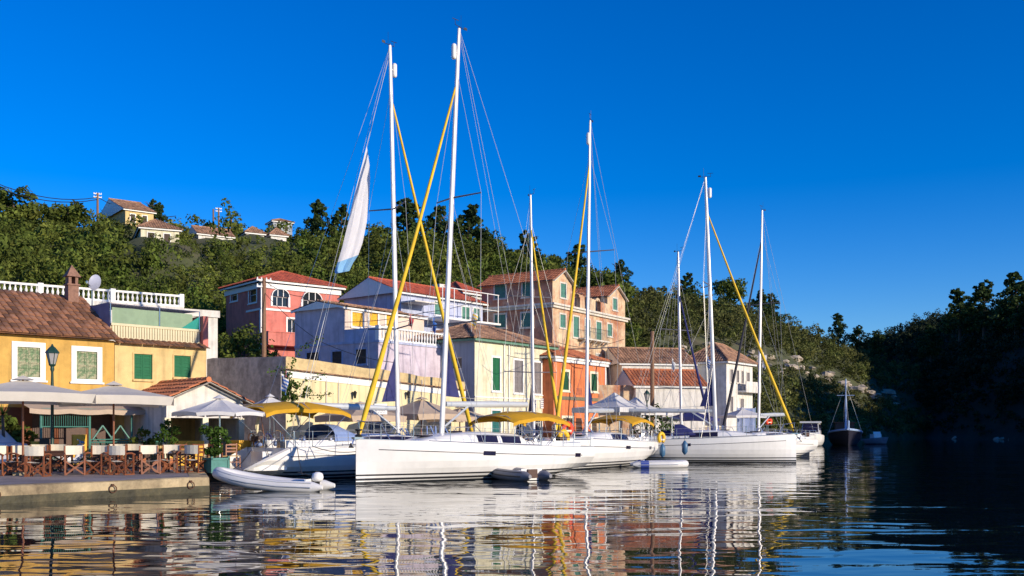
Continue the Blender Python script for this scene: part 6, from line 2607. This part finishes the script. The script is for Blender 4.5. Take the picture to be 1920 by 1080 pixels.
def cable(label, pts, Y, r=.014, sag=.3):
    b = MB()
    P = [W(px, py, y) for px, py, y in pts]
    full = []
    for i in range(len(P) - 1):
        for k in range(8):
            q = k / 8
            full.append(P[i].lerp(P[i + 1], q) - Vector((0, 0, sag * 4 * q * (1 - q))))
    full.append(P[-1])
    b.tube(full, r, 4)
    tag(b.build('power_cable', M_cable), label, 'cable')
cable('upper black cable crossing the sky at the far left', [(-20, 338, 100), (183, 370, 119), (330, 405, 140)], 0, .045, .9)
cable('lower black cable crossing the sky at the far left', [(-20, 346, 100), (183, 374, 119)], 0, .045, .9)
cable('cable from the wooden pole across the pink house to the lilac gable', [(497, 527, 60.4), (566, 556, 61.5), (646, 586, 60)], 0, .018, .2)
cable('cable from the wooden pole sloping across the lilac wall', [(497, 550, 60.4), (600, 640, 57), (742, 680, 56.5)], 0, .018, .2)
cable('cable from the wooden pole towards the left hillside', [(493, 530, 60.4), (393, 545, 66)], 0, .016, .1)
cable('cable running along the lilac and blue house fronts', [(646, 604, 58.5), (800, 585, 63), (905, 560, 74)], 0, .018, .15)
cable('cable crossing the front of the weathered mansion', [(1040, 640, 79), (1100, 652, 80), (1170, 636, 84)], 0, .02, .1)
cable('thin cable across the pale house front', [(950, 666, 60.5), (1010, 672, 61), (1040, 662, 65)], 0, .016, .1)

# ------------------------------------------------------------------ small flags
def flag(label, px, y0, y1, Y, w, m, m2=None):
    t = thing('small_flag', label, 'flag', W(px, y1, Y))
    hgt = (y1 - y0) / F * Y
    rows = 8
    b = MB()
    for j in range(rows):
        Q = []
        for jj in (j, j + 1):
            Q.append([(w * k / 5 + .06 * math.sin(k * 1.5 + jj * .5), .05 * math.sin(k * 1.3), hgt - hgt * .85 * jj / rows - .05 * k) for k in range(6)])
        b.grid(Q, j % 2)
    b.build('cloth', [m, m2 or m], t)
    MB().tube([(0, 0, -hgt * .3), (0, 0, hgt * 1.1)], .01, 4).build('staff', M_wire, t)
M_fwhite = mat('white_flag_cloth', (0.7, 0.7, 0.7), .8, .05, 4, trans=.2)
M_fblue = mat('blue_flag_cloth', (0.05, 0.16, 0.5), .8, .05, 4, trans=.2)
M_fred = mat('red_flag_cloth', (0.5, 0.05, 0.06), .8, .05, 4, trans=.2)
flag('blue and white striped flag over the left yacht stern', 527, 700, 735, 40.0, .25, M_fwhite, M_fblue)
flag('small red pennant in the rigging above the lilac balustrade', 767, 588, 612, 42.4, .14, M_fred)
flag('small blue pennant in the rigging above the lilac balustrade', 811, 595, 622, 42.0, .12, M_fblue)
flag('white and yellow pennant right of the tallest mast', 884, 578, 612, 39.5, .2, M_fwhite, M_yb)
flag('white pennant in front of the white hipped house', 1260, 672, 694, 58, .14, M_fwhite)
flag('blue and white pennant left of the right hand mast', 1326, 668, 692, 57, .14, M_fblue, M_fwhite)
flag('white pennant beside the rightmost mast', 1430, 660, 692, 64, .2, M_fwhite)

# notice board
t = thing('notice_board', 'white printed notice board standing on the quay', 'sign', (gx(713, 48.2), 48.2, QZ), .7)
b = MB()
z0, z1 = hz(783, 48.2) - QZ, hz(757, 48.2) - QZ
b.box(-.38, .38, -.02, .02, z0, z1)
b.build('board', M_white, t)
for s in (-1, 1):
    MB().tube([(s * .33, .04, 0), (s * .33, .04, z1)], .025, 6).build('post', M_steel, t)
b = MB()
g = random.Random(6)
for r in range(7):
    x = -.3
    while x < .25:
        l = g.uniform(.04, .13)
        b.box(x, min(.3, x + l), -.024, -.02, z1 - .08 - .085 * r - .035, z1 - .08 - .085 * r)
        x += l + .03
b.build('print', mat('grey_print', (0.16, 0.18, 0.24), .7, .1, 4), t)

# ------------------------------------------------------------------ white car and scooter
t = thing('parked_car', 'white parked car at the far left behind the chairs', 'car', (gx(36, 36.2), 36.2, QZ), math.radians(178))
prof = [(0, .35), (.02, .75), (.12, .88), (.5, .95), (.95, 1.38), (1.4, 1.45), (2.4, 1.42), (2.95, 1.0), (3.8, .85), (3.95, .6), (3.95, .3), (3.5, .22), (.3, .22)]
M_carw = mat('white_car_paint', (0.75, 0.75, 0.76), .25, .03, 2)
b = MB()
P = []
for y, k in ((-.8, .0), (-.76, .03), (.76, .03), (.8, 0)):
    P.append([(x, y, z + k) for x, z in prof])
b.grid(P)
b.add(P[0], [tuple(range(len(prof)))])
b.add(P[-1], [tuple(reversed(range(len(prof))))])
b.build('body', M_carw, t, smooth=False)
b = MB()
for s in (-1, 1):
    b.add([(.62, s * .805, .97), (1.02, s * .805, 1.33), (1.6, s * .805, 1.38), (1.6, s * .805, .97)], ((0, 1, 2, 3),))
    b.add([(1.66, s * .805, .97), (1.66, s * .805, 1.38), (2.35, s * .805, 1.36), (2.8, s * .805, .98)], ((0, 1, 2, 3),))
b.add([(.53, -.7, .99), (.53, .7, .99), (.93, .65, 1.37), (.93, -.65, 1.37)], ((0, 1, 2, 3),))
b.build('window', M_smoke, t)
for s in (-1, 1):
    MB().box(-.02, .1, s * .7 - .09, s * .7 + .09, .62, .85).build('tail_light', mat('red_lamp_lens', (0.35, 0.01, 0.015), .2, .1, 3), t)
    for x in (.75, 3.2):
        w = MB().tube([(x, s * .66, .3), (x, s * .83, .3)], .3, 16).build('wheel', M_black, t)
        MB().tube([(x, s * .832, .3), (x, s * .84, .3)], .18, 12).build('rim', M_steel, w)

t = thing('motor_scooter', 'white and black scooter parked by the pergola', 'scooter', (gx(128, 36.3), 36.3, QZ), math.radians(25))
for x in (-.6, .6):
    w = MB()
    ring = [(x + .2 * math.cos(a), 0, .26 + .2 * math.sin(a)) for a in [2 * math.pi * k / 16 for k in range(17)]]
    w.tube(ring, .055, 7, caps=False)
    w.tube([(x, -.05, .26), (x, .05, .26)], .1, 8)
    w.build('wheel', M_black, t)
b = MB()
b.tube([(-.75, 0, .6), (-.35, 0, .58), (-.1, 0, .35), (.25, 0, .3), (.42, 0, .55), (.4, 0, .9)], [.1, .17, .14, .12, .16, .1], 8)
b.build('body', M_carw, t, smooth=True)
MB().tube([(-.75, 0, .78), (-.4, 0, .8), (-.05, 0, .74)], [.09, .14, .1], 8, flat=1.2).build('seat', M_black, t, smooth=True)
b = MB()
b.tube([(.6, 0, .28), (.42, 0, .95), (.36, 0, 1.05)], .03, 6)
b.tube([(.3, -.33, 1.08), (.38, 0, 1.05), (.3, .33, 1.08)], .02, 6)
b.build('handlebar', M_steel, t)
MB().lathe([(.03, 0), (.1, .04), (.11, .1), (.05, .16)], 10, (.45, 0, .86)).build('headlight', M_steel, t)
MB().box(-.95, -.62, -.16, .16, .84, 1.12).build('top_box', M_black, t)

# ------------------------------------------------------------------ kiosk and the far end of the quay
kx = gx(1296, 74)
t = thing('quay_kiosk', 'small whitewashed kiosk with an awning behind the right hand yacht', 'kiosk', (kx, 74, QZ), math.radians(20))
wk = gx(1352, 74) - kx
b = MB()
facade(b, wk, 0, 1.6, [(wk * .35, wk * .62, .5, 1.3)], lambda u, z, d: (u, d, z))
b.quad((0, 0, 0), (0, 2, 0), (0, 2, 1.6), (0, 0, 1.6))
b.quad((wk, 0, 0), (wk, 2, 0), (wk, 2, 1.6), (wk, 0, 1.6))
b.build('wall', P_white, t)
MB().box(wk * .35, wk * .62, .2, .22, .5, 1.3).build('window', M_glass, t)
b = MB()
b.box(-.2, wk + .2, -.3, 2.2, 1.6, 1.72)
b.build('roof', P_pale, t)
b = MB()
b.add([(-.1, -.3, 1.62), (wk + .1, -.3, 1.62), (wk + .3, -1.3, 1.25), (-.3, -1.3, 1.25)], ((0, 1, 2, 3),))
b.build('awning', M_par_beige, t)
t = thing('plastic_windbreak', 'translucent blue plastic windbreak beside the white hipped house', 'windbreak', (gx(1382, 82), 82, QZ), .5)
b = MB()
P = [[(2.0 * k / 10, .1 * math.sin(k * 1.3), .6 + 2.6 * j / 4) for k in range(11)] for j in range(5)]
b.grid(P)
b.build('sheet', mat('blue_plastic_sheet', (0.3, 0.38, 0.62), .35, .25, 2, trans=.4), t)
for x in (0, 2.0):
    MB().tube([(x, 0, 0), (x, 0, 3.3)], .04, 6).build('post', M_steel, t)
buoy('red lifejacket lying on the deck of the yacht with the rightmost mast', 1441, 790, 68.2, M_ob, .5, .4, 'lifejacket', 'lifejacket')
for px, lab in ((1315, 'left of the kiosk window'), (1362, 'right of the kiosk'), (1402, 'in front of the plastic windbreak')):
    o = copy_tree(wc)
    o.location = (gx(px, 72.5 if px < 1380 else 80), 72.5 if px < 1380 else 80, QZ)
    tag(o, 'red brown wooden taverna chair ' + lab, 'chair', 'wooden taverna chairs')
